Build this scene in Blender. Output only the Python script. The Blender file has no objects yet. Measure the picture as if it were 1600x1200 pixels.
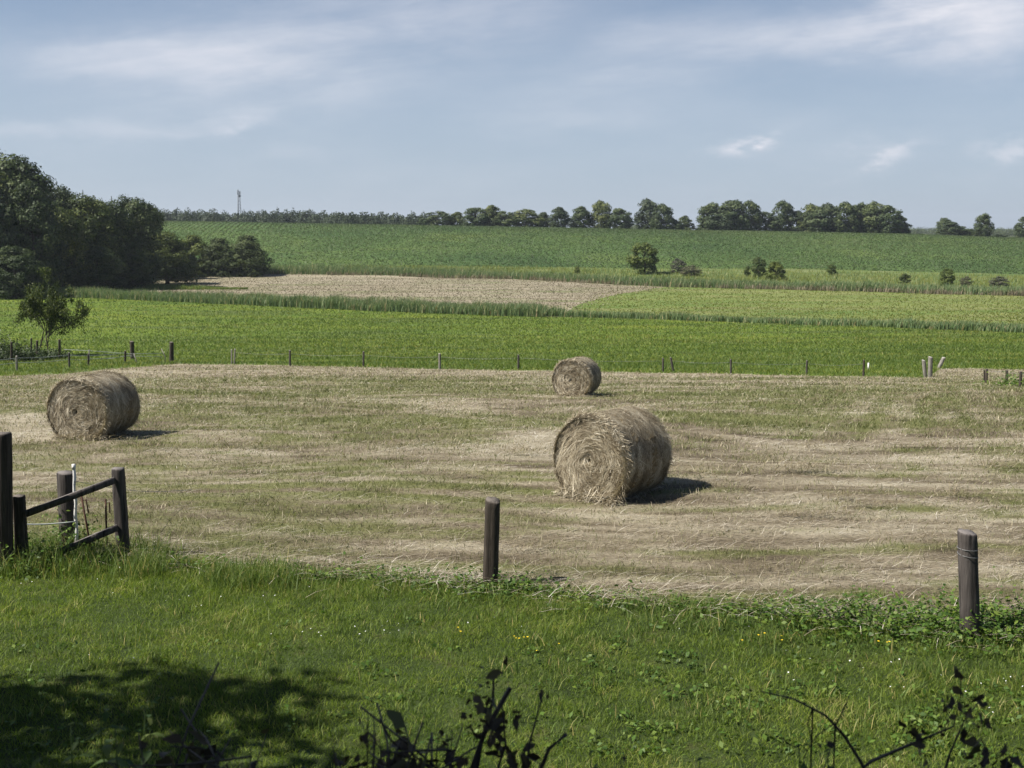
import bpy, math, random
import numpy as np
from mathutils import Vector, Matrix

rng = np.random.default_rng(7)
random.seed(7)
scene = bpy.context.scene
COL = scene.collection

# ------------------------------------------------------------------ camera
CZ = 4.3                 # eye height over the flat of the hay field
PITCH = 7.33             # degrees below the horizon
F = 1850.0               # focal length in photo pixels (1600 wide)
cam_d = bpy.data.cameras.new('camera')
cam_d.sensor_width = 17.3
cam_d.lens = 17.3 * F / 1600.0
cam_d.clip_start = 0.1
cam_d.clip_end = 20000
cam_d.dof.use_dof = True
cam_d.dof.focus_distance = 20.0
cam_d.dof.aperture_fstop = 1.9
cam = bpy.data.objects.new('camera', cam_d)
COL.objects.link(cam)
cam.location = (0, 0, CZ)
cam.rotation_euler = (math.radians(90 - PITCH), 0, 0)
scene.camera = cam

# ------------------------------------------------------------------ light
SUN_EL = 50.0
sun_h = Vector((-0.965, -0.262, 0)).normalized()          # towards the sun, on the ground plan
SUN = Vector((sun_h.x * math.cos(math.radians(SUN_EL)), sun_h.y * math.cos(math.radians(SUN_EL)), math.sin(math.radians(SUN_EL))))
sd = bpy.data.lights.new('sun', 'SUN')
sd.energy = 5.0
sd.angle = math.radians(0.53)
sd.color = (1.0, 0.95, 0.86)
so = bpy.data.objects.new('sun', sd)
COL.objects.link(so)
so.rotation_euler = SUN.to_track_quat('Z', 'Y').to_euler()
so.location = (-40, -20, 60)

scene.view_settings.view_transform = 'Standard'
scene.view_settings.look = 'None'
scene.view_settings.gamma = 1.0
scene.view_settings.exposure = 0.86
scene.render.resolution_x = 1024
scene.render.resolution_y = 768

world = bpy.data.worlds.new('World')
scene.world = world
world.use_nodes = True


class NT:
    """tiny helper to write node graphs"""
    def __init__(s, tree):
        s.t = tree; s.n = tree.nodes; s.l = tree.links
    def new(s, ty, **kw):
        n = s.n.new(ty)
        for k, v in kw.items(): setattr(n, k, v)
        return n
    def put(s, sock, v):
        if isinstance(v, bpy.types.NodeSocket): s.l.new(v, sock)
        elif isinstance(v, (tuple, list)) and len(v) == 3 and sock.type == 'RGBA': sock.default_value = (*v, 1)
        else: sock.default_value = v
    def math(s, op, a, b=None, c=None, clamp=False):
        n = s.new('ShaderNodeMath', operation=op, use_clamp=clamp)
        s.put(n.inputs[0], a)
        if b is not None: s.put(n.inputs[1], b)
        if c is not None: s.put(n.inputs[2], c)
        return n.outputs[0]
    def vmath(s, op, a, b):
        n = s.new('ShaderNodeVectorMath', operation=op)
        s.put(n.inputs[0], a); s.put(n.inputs[1], b)
        return n.outputs['Value'] if op == 'DOT_PRODUCT' else n.outputs[0]
    def sep(s, v):
        n = s.new('ShaderNodeSeparateXYZ'); s.put(n.inputs[0], v); return n.outputs
    def comb(s, x, y, z):
        n = s.new('ShaderNodeCombineXYZ')
        s.put(n.inputs[0], x); s.put(n.inputs[1], y); s.put(n.inputs[2], z); return n.outputs[0]
    def noise(s, vec, scale, detail=4, rough=0.55, dist=0.0, out='Fac'):
        n = s.new('ShaderNodeTexNoise')
        s.put(n.inputs['Vector'], vec); s.put(n.inputs['Scale'], scale)
        s.put(n.inputs['Detail'], detail); s.put(n.inputs['Roughness'], rough); s.put(n.inputs['Distortion'], dist)
        return n.outputs[out]
    def ramp(s, fac, stops, interp='LINEAR'):
        n = s.new('ShaderNodeValToRGB'); s.put(n.inputs[0], fac)
        cr = n.color_ramp; cr.interpolation = interp
        while len(cr.elements) < len(stops): cr.elements.new(0.5)
        for e, (p, c) in zip(cr.elements, stops):
            e.position = p
            e.color = (c, c, c, 1) if isinstance(c, (int, float)) else (*c, 1)
        return n.outputs[0]
    def mix(s, fac, a, b, blend='MIX'):
        n = s.new('ShaderNodeMix', data_type='RGBA', blend_type=blend)
        s.put(n.inputs['Factor'], fac); s.put(n.inputs['A'], a) if False else None
        s.put(n.inputs[6], a); s.put(n.inputs[7], b)
        return n.outputs[2]
    def step(s, x, a, b):
        n = s.new('ShaderNodeMapRange', interpolation_type='SMOOTHSTEP')
        s.put(n.inputs[0], x); s.put(n.inputs[1], a); s.put(n.inputs[2], b)
        return n.outputs[0]


# sky: Nishita plus thin summer clouds laid out by direction
W = NT(world.node_tree)
W.n.clear()
sky = W.new('ShaderNodeTexSky', sky_type='NISHITA')
sky.sun_disc = False
sky.sun_elevation = math.radians(SUN_EL)
sky.sun_rotation = math.atan2(SUN.x, SUN.y)
sky.altitude = 50
sky.air_density = 0.75
sky.dust_density = 0.9
sky.ozone_density = 2.5
wd = W.new('ShaderNodeTexCoord').outputs['Generated']
wx, wy, wz = W.sep(wd)[:]
yy = W.math('MAXIMUM', wy, 0.08)
su = W.math('DIVIDE', wx, yy)
sv = W.math('DIVIDE', wz, yy)


def sky_uv(px, py):
    a = math.radians(PITCH)
    dy = math.cos(a) + (600 - py) / F * math.sin(a)
    dz = -math.sin(a) + (600 - py) / F * math.cos(a)
    return (px - 800) / F / dy, dz / dy


def blob(px, py, rx, ry, tilt=0.0, amp=1.0):
    u0, v0 = sky_uv(px, py)
    c, t = math.cos(math.radians(tilt)), math.sin(math.radians(tilt))
    du = W.math('SUBTRACT', suw, u0); dv = W.math('SUBTRACT', svw, v0)
    a = W.math('MULTIPLY_ADD', du, c * F / rx, W.math('MULTIPLY', dv, t * F / rx))
    b = W.math('MULTIPLY_ADD', dv, c * F / ry, W.math('MULTIPLY', du, -t * F / ry))
    q = W.math('ADD', W.math('MULTIPLY', a, a), W.math('MULTIPLY', b, b))
    g = W.math('POWER', 2.718, W.math('MULTIPLY', q, -1.0))
    return W.math('MULTIPLY', g, amp)


skyc = W.comb(su, sv, 0.0)
wob = W.noise(W.comb(W.math('MULTIPLY', su, 1.0), W.math('MULTIPLY', sv, 2.0), 3.1), 9.0, 5, 0.6, out='Color')
wo = W.sep(wob)[:]
suw = W.math('MULTIPLY_ADD', W.math('SUBTRACT', wo[0], 0.5), 0.10, su)
svw = W.math('MULTIPLY_ADD', W.math('SUBTRACT', wo[1], 0.5), 0.05, sv)
thin = None
for args in [(560, 50, 330, 75, 12, .60), (330, 110, 230, 40, -6, .42), (120, 85, 120, 26, 10, .24), (330, 190, 120, 14, 10, .30),
             (80, 195, 110, 13, 2, .36), (200, 200, 60, 10, 0, .22), (1150, 85, 280, 34, 10, .52), (1440, 28, 160, 50, 8, .95), (1560, 45, 120, 55, 6, .6),
             (900, 175, 150, 26, 4, .22), (480, 240, 90, 18, 4, .26), (1000, 60, 160, 26, 14, .28)]:
    b = blob(*args)
    thin = b if thin is None else W.math('ADD', thin, b)
# two fine wisps fields: streaky and soft
s1 = W.noise(W.comb(W.math('MULTIPLY_ADD', sv, 1.2, W.math('MULTIPLY', su, 1.0)), W.math('MULTIPLY_ADD', su, -.5, W.math('MULTIPLY', sv, 3.2)), 0.4), 5.5, 6, 0.55, 0.25)
s1b = W.noise(W.comb(W.math('MULTIPLY_ADD', sv, 2.2, W.math('MULTIPLY', su, 1.0)), W.math('MULTIPLY_ADD', su, -1.2, W.math('MULTIPLY', sv, 8.0)), 2.4), 9.0, 7, 0.58, 0.3)
s1 = W.math('MULTIPLY_ADD', W.step(s1b, .30, .75), .40, W.math('MULTIPLY', W.step(s1, 0.30, 0.70), .75))
thin = W.math('MULTIPLY', thin, W.math('MULTIPLY_ADD', s1, 0.85, 0.22))
veil = W.step(W.noise(W.comb(W.math('MULTIPLY', su, 1.0), W.math('MULTIPLY', sv, 3.5), 7.7), 5.0, 6, 0.6), 0.42, 0.80)
thin = W.math('ADD', thin, W.math('MULTIPLY', W.math('MULTIPLY', veil, W.math('SUBTRACT', 1.0, W.step(wz, .16, .40))), 0.13))
puff = None
for args in [(1168, 222, 60, 11, 10, 1.0), (1185, 214, 30, 8, 10, .7), (1385, 248, 48, 13, 16, .8), (1350, 262, 40, 8, 10, .4), (1575, 233, 55, 15, 2, .7), (1330, 235, 30, 8, 5, .25), (370, 188, 40, 7, 12, .35)]:
    b = blob(*args)
    puff = b if puff is None else W.math('ADD', puff, b)
s2 = W.step(W.noise(W.comb(su, W.math('MULTIPLY', sv, 2.2), 1.3), 42.0, 7, 0.62), 0.36, 0.66)
puff = W.math('MULTIPLY', puff, W.math('MULTIPLY_ADD', s2, 0.85, 0.10))
cl = W.math('MINIMUM', W.math('ADD', W.math('MULTIPLY', thin, 0.9), W.math('MULTIPLY', puff, 0.75)), 0.92)
low = W.math('SUBTRACT', 1.0, W.step(wz, 0.02, 0.29))       # milky summer air near the horizon
hz = W.mix(W.math('MULTIPLY', low, 0.72), sky.outputs[0], (4.65, 5.55, 6.75))
skycol = W.mix(cl, hz, (8.3, 8.35, 9.0))
bg = W.new('ShaderNodeBackground')
W.l.new(skycol, bg.inputs[0])
bg.inputs[1].default_value = 0.055
wout = W.new('ShaderNodeOutputWorld')
W.l.new(bg.outputs[0], wout.inputs[0])

# ------------------------------------------------------------------ terrain
def vnoise(x, y, scale, seed=0):
    """smooth value noise in [-1,1]"""
    x = np.asarray(x, float) / scale + 1000.5; y = np.asarray(y, float) / scale + 1000.5
    xi = np.floor(x).astype(np.int64); yi = np.floor(y).astype(np.int64)
    fx = x - xi; fy = y - yi
    fx = fx * fx * (3 - 2 * fx); fy = fy * fy * (3 - 2 * fy)
    def h(a, b):
        n = (a * 374761393 + b * 668265263 + seed * 974711) & 0x7fffffff
        n = ((n ^ (n >> 13)) * 1274126177) & 0x7fffffff
        n = n ^ (n >> 16)
        return (n & 0xffff) / 32767.5 - 1.0
    return ((h(xi, yi) * (1 - fx) + h(xi + 1, yi) * fx) * (1 - fy) + (h(xi, yi + 1) * (1 - fx) + h(xi + 1, yi + 1) * fx) * fy)


_py = [-60, -10, 1.5, 3, 5, 7, 9, 22, 32, 42, 67, 100, 150, 200, 260, 345, 380, 12000]
_pz = [2.7, 2.7, 2.6, 2.2, 1.05, .28, 0, 0, -.65, -1.55, -3.8, -6.4, -9.0, -10.0, -9.7, -9.2, -8.8, -8.8]
_ax = np.linspace(math.asinh(-20), math.asinh(4000), 3000)
_az = np.interp(np.sinh(_ax) * 3, _py, _pz)
_k = np.hanning(41); _k /= _k.sum()
_az = np.convolve(np.pad(_az, 20, mode='edge'), _k, mode='valid')


def H(x, y):
    x = np.asarray(x, float); y = np.asarray(y, float)
    z = np.interp(np.arcsinh(y / 3), _ax, _az)
    s = x / np.maximum(y, 300)                           # the ridge: high on the left, low on the right
    crest = np.interp(s, [-.8, -.30, -.075, .16, .335, .43, .8], [8, 5.4, 3.2, .7, -1.0, -3.2, -7]) + CZ
    t = np.clip((y - 352) / 262, 0, 1)
    z = z + (crest + 8.8) * (np.sin(t * math.pi / 2) * .55 + .45 * t * t * (3 - 2 * t))
    b = np.clip((y - 625) / 160, 0, 1)
    z = z - 5.0 * b * b * (3 - 2 * b)
    f = np.clip((y - 1000) / 4000, 0, 1)
    z = z + f * (CZ - 3.5 - (crest - 5.0))
    near = np.clip((y - 8) / 6, 0, 1) * np.clip(1 - (y - 300) / 100, .0, 1)
    z = z + near * (0.07 * vnoise(x, y, 6, 1) + 0.025 * vnoise(x, y, 1.3, 2)) + np.clip((y - 30) / 60, 0, 1) * .3 * vnoise(x, y, 55, 3)
    return z


CP, SP = math.cos(math.radians(PITCH)), math.sin(math.radians(PITCH))


def ray(px, py):
    a, b = (px - 800) / F, (600 - py) / F
    d = np.array([a, CP + b * SP, -SP + b * CP])
    return d / d[1]


_march = np.concatenate([np.linspace(3, 30, 400), np.geomspace(30.01, 900, 3000)])


def hit(px, py):
    """where the line of sight through a photo pixel meets the ground"""
    d = ray(px, py)
    zz = CZ + d[2] * _march - H(d[0] * _march, _march)
    i = int(np.argmax(zz < 0))
    if zz[i] >= 0: i = len(_march) - 1
    a, b = zz[max(i - 1, 0)], zz[i]
    t = _march[i] if a == b else _march[i - 1] + (_march[i] - _march[i - 1]) * a / (a - b)
    return np.array([d[0] * t, t, float(H(d[0] * t, t))])


def at(px, py, Y):
    d = ray(px, py)
    return Vector((d[0] * Y, Y, CZ + d[2] * Y))


AP = 40.0                                               # fields are gridded in a fan from y = -40


def curve(pts):
    w = np.array([hit(*p) for p in pts])
    s = w[:, 0] / (w[:, 1] + AP)
    o = np.argsort(s)
    return lambda q, s=s[o], y=w[o, 1]: np.interp(q, s, y)


B_lawn = curve([(-60, 872), (60, 874), (200, 870), (330, 884), (480, 897), (620, 906), (760, 916), (900, 932), (1050, 946), (1200, 955), (1320, 972), (1420, 985), (1520, 992), (1660, 990)])
B_hay = curve([(-40, 592), (60, 586), (160, 578), (270, 569), (450, 571), (680, 577), (900, 580), (1100, 583), (1250, 587), (1440, 591), (1456, 588), (1466, 577), (1530, 576), (1640, 579)])
B_mead = curve([(-40, 462), (100, 464), (250, 470), (400, 477), (550, 484), (700, 490), (850, 495), (1000, 499), (1200, 506), (1400, 513), (1640, 522)])
B_val = curve([(-40, 436), (120, 434), (260, 431), (400, 428), (600, 430), (800, 436), (950, 444), (1050, 449), (1250, 453), (1450, 459), (1640, 464)])
B_rough = curve([(-40, 424), (260, 419), (420, 417), (700, 416), (900, 418), (1050, 420), (1250, 421), (1400, 424), (1640, 430)])
B_crop = lambda q: np.full_like(np.asarray(q, float), 632.0)
S_IN = 0.47


def tag(o, label=None, cat=None, group=None, kind=None):
    if label: o['label'] = label
    if cat: o['category'] = cat
    if group: o['group'] = group
    if kind: o['kind'] = kind
    return o


def mesh(name, verts, tris=None, quads=None, mats=(), parent=None, attrs=None, smooth=False, midx=None):
    me = bpy.data.meshes.new(name)
    verts = np.asarray(verts, np.float32)
    tris = np.zeros((0, 3), np.int32) if tris is None else np.asarray(tris, np.int32)
    quads = np.zeros((0, 4), np.int32) if quads is None else np.asarray(quads, np.int32)
    me.vertices.add(len(verts)); me.vertices.foreach_set('co', verts.ravel())
    nl = tris.size + quads.size
    me.loops.add(nl)
    me.loops.foreach_set('vertex_index', np.concatenate([quads.ravel(), tris.ravel()]).astype(np.int32))
    npoly = len(tris) + len(quads)
    me.polygons.add(npoly)
    st = np.concatenate([np.arange(len(quads)) * 4, quads.size + np.arange(len(tris)) * 3]).astype(np.int32)
    me.polygons.foreach_set('loop_start', st)
    if midx is not None: me.polygons.foreach_set('material_index', np.asarray(midx, np.int32))
    if smooth: me.polygons.foreach_set('use_smooth', np.ones(npoly, bool))
    for k, v in (attrs or {}).items():
        a = me.attributes.new(k, 'FLOAT', 'POINT'); a.data.foreach_set('value', np.asarray(v, np.float32))
    me.update(calc_edges=True)
    for m in mats: me.materials.append(m)
    o = bpy.data.objects.new(name, me)
    COL.objects.link(o)
    if parent: o.parent = parent
    return o


def empty(name, loc, rz=0.0):
    o = bpy.data.objects.new(name, None); COL.objects.link(o)
    o.empty_display_size = .2
    o.location = loc; o.rotation_euler = (0, 0, rz)
    return o


# ------------------------------------------------------------------ materials
def material(name, rough=0.9, spec=0.15):
    m = bpy.data.materials.new(name); m.use_nodes = True
    k = NT(m.node_tree)
    p = k.n['Principled BSDF']
    p.inputs['Roughness'].default_value = rough
    p.inputs['Specular IOR Level'].default_value = spec
    k.p = p
    k.pos = k.new('ShaderNodeNewGeometry').outputs['Position']
    return m, k


def bump(k, h, strength=.5, dist=.05):
    b = k.new('ShaderNodeBump'); b.inputs['Strength'].default_value = strength; b.inputs['Distance'].default_value = dist
    k.l.new(h, b.inputs['Height']); k.l.new(b.outputs[0], k.p.inputs['Normal'])


def stretch(k, v, sx, sy, sz=1.0, rot=0.0):
    n = k.new('ShaderNodeMapping'); n.inputs['Scale'].default_value = (sx, sy, sz); n.inputs['Rotation'].default_value = (0, 0, rot)
    k.l.new(v, n.inputs[0]); return n.outputs[0]


def attr(k, name):
    n = k.new('ShaderNodeAttribute'); n.attribute_name = name; return n.outputs['Fac']


def mat_ground(name, stops, scale, sx=1, sy=1, fine=None, fine_amt=.5, bumpd=.05, patch=None, rot=0.0):
    m, k = material(name)
    v = stretch(k, k.pos, sx, sy, 1, rot)
    a = k.noise(v, scale, 6, .6, .3)
    c = k.ramp(a, stops)
    if patch:
        pn = k.noise(stretch(k, k.pos, patch[2], patch[3], 1, rot), patch[0], 5, .6, .4)
        c = k.mix(k.step(pn, .48, .66), c, patch[1])
    f = k.noise(stretch(k, k.pos, sx * .5 + .5, sy * .5 + .5, 1, rot), fine or scale * 12, 5, .7)
    c = k.mix(1.0, c, k.ramp(f, [(.25, 1 - fine_amt), (.75, 1 + fine_amt * .7)]), 'MULTIPLY')
    k.l.new(c, k.p.inputs['Base Color'])
    bump(k, f, .7, bumpd)
    return m


M = {}
M['soil'] = mat_ground('lawn_soil', [(.3, (.022, .034, .010)), (.55, (.045, .066, .017)), (.75, (.085, .080, .032))], 1.6, fine=40, bumpd=.03)
M['ground'] = mat_ground('plain_ground', [(.3, (.05, .07, .025)), (.7, (.09, .11, .04))], .4)
M['meadow'] = mat_ground('meadow_grass', [(.30, (0.069, 0.116, 0.017)), (.5, (0.104, 0.151, 0.019)), (.72, (0.157, 0.187, 0.023))], .09, .45, 1.6, fine=3.0, fine_amt=.3, bumpd=.08, patch=(.10, (0.082, 0.109, 0.028), .3, 1.8))
M['cut'] = mat_ground('mown_reed_field', [(.30, (0.163, 0.134, 0.087)), (.5, (0.244, 0.212, 0.152)), (.70, (0.302, 0.268, 0.198))], .16, .22, 1.5, fine=2.2, fine_amt=.35, bumpd=.08, patch=(.12, (0.155, 0.165, 0.078), .35, 1.7))
M['pale_mead'] = mat_ground('mown_meadow', [(.30, (0.082, 0.132, 0.029)), (.5, (0.133, 0.171, 0.046)), (.72, (0.202, 0.201, 0.083))], .06, .6, 1.6, fine=2.0, fine_amt=.25, bumpd=.05, patch=(.16, (0.138, 0.147, 0.055), .12, 1.3), rot=.35)
M['rough'] = mat_ground('rough_grass', [(.30, (0.064, 0.108, 0.028)), (.5, (0.111, 0.152, 0.048)), (.72, (0.204, 0.211, 0.104))], .12, .5, 1.5, fine=1.6, fine_amt=.4, bumpd=.3)
M['far'] = mat_ground('far_fields', [(.38, (.06, .10, .03)), (.5, (.16, .17, .07)), (.62, (.38, .33, .20))], .006, .4, 1.5, fine=.2, fine_amt=.2)

# hay field: raked straw in long streaks, regrowth showing green between them, wheel ruts on the right
m, k = material('hay_stubble')
ag, ad, ap = attr(k, 'green'), attr(k, 'dark'), attr(k, 'pale')
f = k.noise(stretch(k, k.pos, .8, 1.6), 14.0, 6, .72, .5)
f2 = k.noise(stretch(k, k.pos, .35, 1.5), 50.0, 4, .7, .8)
sw = k.math('ADD', k.math('MULTIPLY_ADD', ap, .30, k.math('MULTIPLY', f, .75)), k.math('MULTIPLY', ad, -.16))
straw = k.ramp(sw, [(.24, (.085, .066, .042)), (.44, (.215, .178, .120)), (.62, (.37, .325, .235)), (.82, (.50, .45, .345))])
grn = k.ramp(k.math('MULTIPLY_ADD', ad, -.15, f), [(.28, (.070, .080, .024)), (.50, (.155, .165, .055)), (.70, (.26, .255, .115))])
gm = k.math('ADD', ag, k.math('MULTIPLY', k.math('SUBTRACT', f, .5), .9))
c = k.mix(k.math('MULTIPLY', k.step(gm, .25, .80), .9), straw, grn)
c = k.mix(1.0, c, k.ramp(f2, [(.28, .55), (.72, 1.30)]), 'MULTIPLY')
k.l.new(c, k.p.inputs['Base Color'])
bump(k, k.math('ADD', f, k.math('MULTIPLY', f2, .4)), .9, .06)
M['hay'] = m

# crop field: rows climbing the hill
m, k = material('row_crop', .9, .1)
wob = k.noise(k.pos, .008, 3, .5, out='Color')
wv = k.vmath('ADD', k.pos, k.vmath('MULTIPLY', wob, (26.0, 0, 0)))
rx, ry, rz_ = k.sep(stretch(k, wv, 1, 1, 1, .22))[:]
rows = k.math('SINE', k.math('MULTIPLY', rx, 2 * math.pi / 2.4))
n1 = k.noise(stretch(k, k.pos, 1, .7), .02, 5, .6, .4)
n2 = k.noise(stretch(k, k.pos, 1.2, .8), .45, 5, .7)
base = k.ramp(n1, [(.32, (.044, .080, .026)), (.52, (.066, .108, .032)), (.72, (.098, .135, .036))])
n3 = k.noise(stretch(k, k.pos, .5, 1.4), .022, 4, .55, .5)
base = k.mix(k.math('MULTIPLY', k.step(n3, .60, .74), .6), base, (.12, .15, .035))
c = k.mix(1.0, base, k.ramp(n2, [(.25, .60), (.75, 1.40)]), 'MULTIPLY')
rf = k.math('MULTIPLY', k.math('SUBTRACT', 1.0, k.step(rx, -175.0, -40.0)), .5)
rf = k.math('MULTIPLY', k.math('MULTIPLY', rf, .5), k.step(k.sep(k.pos)[1], 470.0, 540.0))
c = k.mix(rf, c, k.mix(k.math('MULTIPLY_ADD', rows, .5, .5), (.025, .055, .018), (.095, .155, .060)))
k.l.new(c, k.p.inputs['Base Color'])
bump(k, n2, .8, .5)
M['crop'] = m


def mat_blades(name, stops, trans=.35, patch=None, pscale=.5, rough=.55, spec=.3):
    """foliage: colour by the blade's own random number, shifted by where it grows"""
    m, k = material(name, rough, spec)
    r = attr(k, 'rnd')
    c = k.ramp(r, stops)
    if patch:
        pn = k.noise(k.pos, pscale, 4, .6, .3)
        c = k.mix(k.step(pn, .42, .66), c, k.ramp(r, patch))
    k.l.new(c, k.p.inputs['Base Color'])
    if trans:
        t = k.new('ShaderNodeBsdfTranslucent'); k.l.new(k.mix(1.0, c, (1.15, 1.25, .75), 'MULTIPLY'), t.inputs[0])
        ms = k.new('ShaderNodeMixShader'); ms.inputs[0].default_value = trans
        k.l.new(k.p.outputs[0], ms.inputs[1]); k.l.new(t.outputs[0], ms.inputs[2])
        k.l.new(ms.outputs[0], k.n['Material Output'].inputs[0])
    return m


def mat_leaf(name, stops, hue=.25, trans=.25):
    m, k = material(name, .6, .25)
    c = k.ramp(attr(k, 'rnd'), stops)
    oi = k.new('ShaderNodeObjectInfo').outputs['Random']
    c = k.mix(1.0, c, k.ramp(oi, [(0, (1 - hue, 1 - hue, 1.0)), (.5, (1, 1, 1)), (1, (1 + hue * 1.4, 1 + hue * .8, .9))]), 'MULTIPLY')
    k.l.new(c, k.p.inputs['Base Color'])
    t = k.new('ShaderNodeBsdfTranslucent'); k.l.new(c, t.inputs[0])
    ms = k.new('ShaderNodeMixShader'); ms.inputs[0].default_value = trans
    k.l.new(k.p.outputs[0], ms.inputs[1]); k.l.new(t.outputs[0], ms.inputs[2])
    k.l.new(ms.outputs[0], k.n['Material Output'].inputs[0])
    return m


M['grass'] = mat_blades('lawn_grass', [(0, (0.070, 0.114, 0.013)), (.4, (0.135, 0.197, 0.022)), (.75, (0.210, 0.273, 0.037)), (.93, (0.312, 0.333, 0.077)), (1, (0.487, 0.424, 0.187))], .45,
                        [(0, (0.056, 0.095, 0.013)), (.5, (0.109, 0.167, 0.022)), (.9, (0.190, 0.239, 0.040)), (1, (0.380, 0.333, 0.143))], .7)
M['tuft'] = mat_blades('tall_grass', [(0, (0.072, 0.113, 0.025)), (.5, (0.122, 0.183, 0.040)), (.85, (0.186, 0.239, 0.065)), (1, (0.429, 0.340, 0.140))], .35)
M['straw'] = mat_blades('loose_straw', [(0, (0.134, 0.104, 0.067)), (.3, (0.270, 0.223, 0.157)), (.7, (0.452, 0.401, 0.315)), (1, (0.655, 0.614, 0.539))], .12, rough=.6)
M['regrowth'] = mat_blades('regrowth', [(0, (.075, .090, .026)), (.25, (.15, .165, .058)), (.48, (.26, .26, .13)), (.53, (.15, .120, .070)), (.75, (.30, .255, .168)), (1, (.50, .44, .32))], .3)
M['mead_tuft'] = mat_blades('meadow_tuft', [(0, (0.056, 0.099, 0.020)), (.5, (0.096, 0.144, 0.025)), (.85, (0.153, 0.183, 0.034)), (1, (0.247, 0.221, 0.056))], .35)
M['pale_tuft'] = mat_blades('pale_meadow_tuft', [(0, (.120, .150, .030)), (.5, (.165, .190, .040)), (.85, (.205, .215, .052)), (1, (.27, .25, .10))], .3)
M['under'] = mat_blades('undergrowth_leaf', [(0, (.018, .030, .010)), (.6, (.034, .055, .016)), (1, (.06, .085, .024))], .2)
M['reed'] = mat_blades('reed', [(0, (0.068, 0.118, 0.045)), (.5, (0.126, 0.187, 0.075)), (.85, (0.194, 0.242, 0.111)), (1, (0.439, 0.343, 0.194))], .3)
M['dry_reed'] = mat_blades('dry_reed', [(0, (0.096, 0.086, 0.049)), (.5, (0.176, 0.146, 0.097)), (1, (0.287, 0.249, 0.174))], .2)
M['weed'] = mat_blades('weed_leaf', [(0, (0.035, 0.070, 0.012)), (.5, (0.070, 0.134, 0.019)), (1, (0.140, 0.192, 0.030))], .3)
M['crop_leaf'] = mat_blades('crop_leaf', [(0, (0.047, 0.074, 0.028)), (.5, (0.069, 0.099, 0.034)), (.9, (0.104, 0.127, 0.044)), (1, (0.158, 0.147, 0.052))], .25)
M['leaf_dark'] = mat_leaf('wood_leaf', [(0, (.020, .034, .010)), (.45, (.038, .062, .016)), (.75, (.075, .105, .027)), (1, (.135, .165, .045))])
M['leaf_mid'] = mat_leaf('ridge_leaf', [(0, (.034, .052, .022)), (.5, (.060, .088, .034)), (.8, (.105, .135, .055)), (1, (.15, .175, .075))])
M['leaf_warm'] = mat_leaf('shrub_leaf', [(0, (.040, .060, .015)), (.5, (.075, .105, .024)), (1, (.12, .15, .038))])
M['leaf_grey'] = mat_leaf('grey_shrub_leaf', [(0, (.06, .068, .045)), (.5, (.10, .105, .070)), (1, (.15, .14, .10))], .1)
M['nettle'] = mat_blades('nettle_leaf', [(0, (0.034, 0.066, 0.017)), (.6, (0.068, 0.112, 0.028)), (1, (0.136, 0.165, 0.044))], .35)
M['dead_leaf'] = mat_blades('dead_leaf', [(0, (.026, .020, .012)), (.6, (.055, .040, .022)), (.9, (.085, .070, .030)), (1, (.07, .085, .03))], .2)


def mat_wood(name, dark, light, zs=2.5):
    m, k = material(name, .85, .2)
    oc = k.new('ShaderNodeTexCoord').outputs['Object']
    g = k.noise(stretch(k, oc, 1, 1, .05), 38.0, 6, .7, .6)
    g2 = k.noise(stretch(k, oc, 1, 1, .09), 14.0, 4, .6, .4)
    b = k.noise(oc, zs, 4, .6)
    cr = k.step(k.noise(stretch(k, oc, 1, 1, .03), 20.0, 4, .6, .5), .58, .66)
    c = k.ramp(k.math('MULTIPLY_ADD', g, .45, k.math('MULTIPLY_ADD', g2, .40, k.math('MULTIPLY', b, .22))), [(.38, dark), (.55, tuple((p_ + q_) / 2 for p_, q_ in zip(dark, light))), (.66, light)])
    c = k.mix(k.math('MULTIPLY', cr, .8), c, tuple(v * .3 for v in dark))
    nz = k.sep(k.new('ShaderNodeNewGeometry').outputs['Normal'])[2]
    c = k.mix(k.math('MULTIPLY', k.step(nz, .6, .9), .8), c, tuple(v * 1.3 + .05 for v in light))      # weathered end grain
    k.l.new(c, k.p.inputs['Base Color'])
    bump(k, k.math('SUBTRACT', g, k.math('MULTIPLY', cr, .8)), .8, .012)
    return m


M['wood_dark'] = mat_wood('tarred_post_wood', (0.020, 0.016, 0.013), (0.086, 0.070, 0.056))
M['wood_grey'] = mat_wood('weathered_post_wood', (0.033, 0.028, 0.026), (0.109, 0.095, 0.088))
M['wood_pale'] = mat_wood('silver_post_wood', (.11, .10, .085), (.30, .28, .25))
M['bark'] = mat_wood('bark', (.022, .018, .014), (.085, .070, .055), 1.2)


def mat_plain(name, col, rough=.6, metal=0.0, spot=None):
    m, k = material(name, rough, .3)
    n = k.noise(k.new('ShaderNodeTexCoord').outputs['Object'], 25, 4, .6)
    c = k.ramp(n, [(.35, tuple(v * .75 for v in col)), (.65, col)])
    if spot: c = k.mix(k.step(n, .55, .62), c, spot)
    k.l.new(c, k.p.inputs['Base Color']); k.p.inputs['Metallic'].default_value = metal
    return m


M['white_pole'] = mat_plain('white_plastic_pole', (.80, .78, .76), .5, spot=(.35, .33, .32))
M['tape'] = mat_plain('white_fence_tape', (0.252, 0.276, 0.264), .6)
M['wire'] = mat_plain('galvanised_wire', (.22, .22, .22), .5, .4)
M['rust'] = mat_plain('rusty_iron', (.075, .035, .022), .8)
M['steel'] = mat_plain('mast_steel', (.13, .15, .18), .6)
M['daisy'] = mat_plain('daisy_petal', (.80, .80, .78), .7)
M['buttercup'] = mat_plain('buttercup_petal', (.80, .58, .03), .6)

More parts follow.
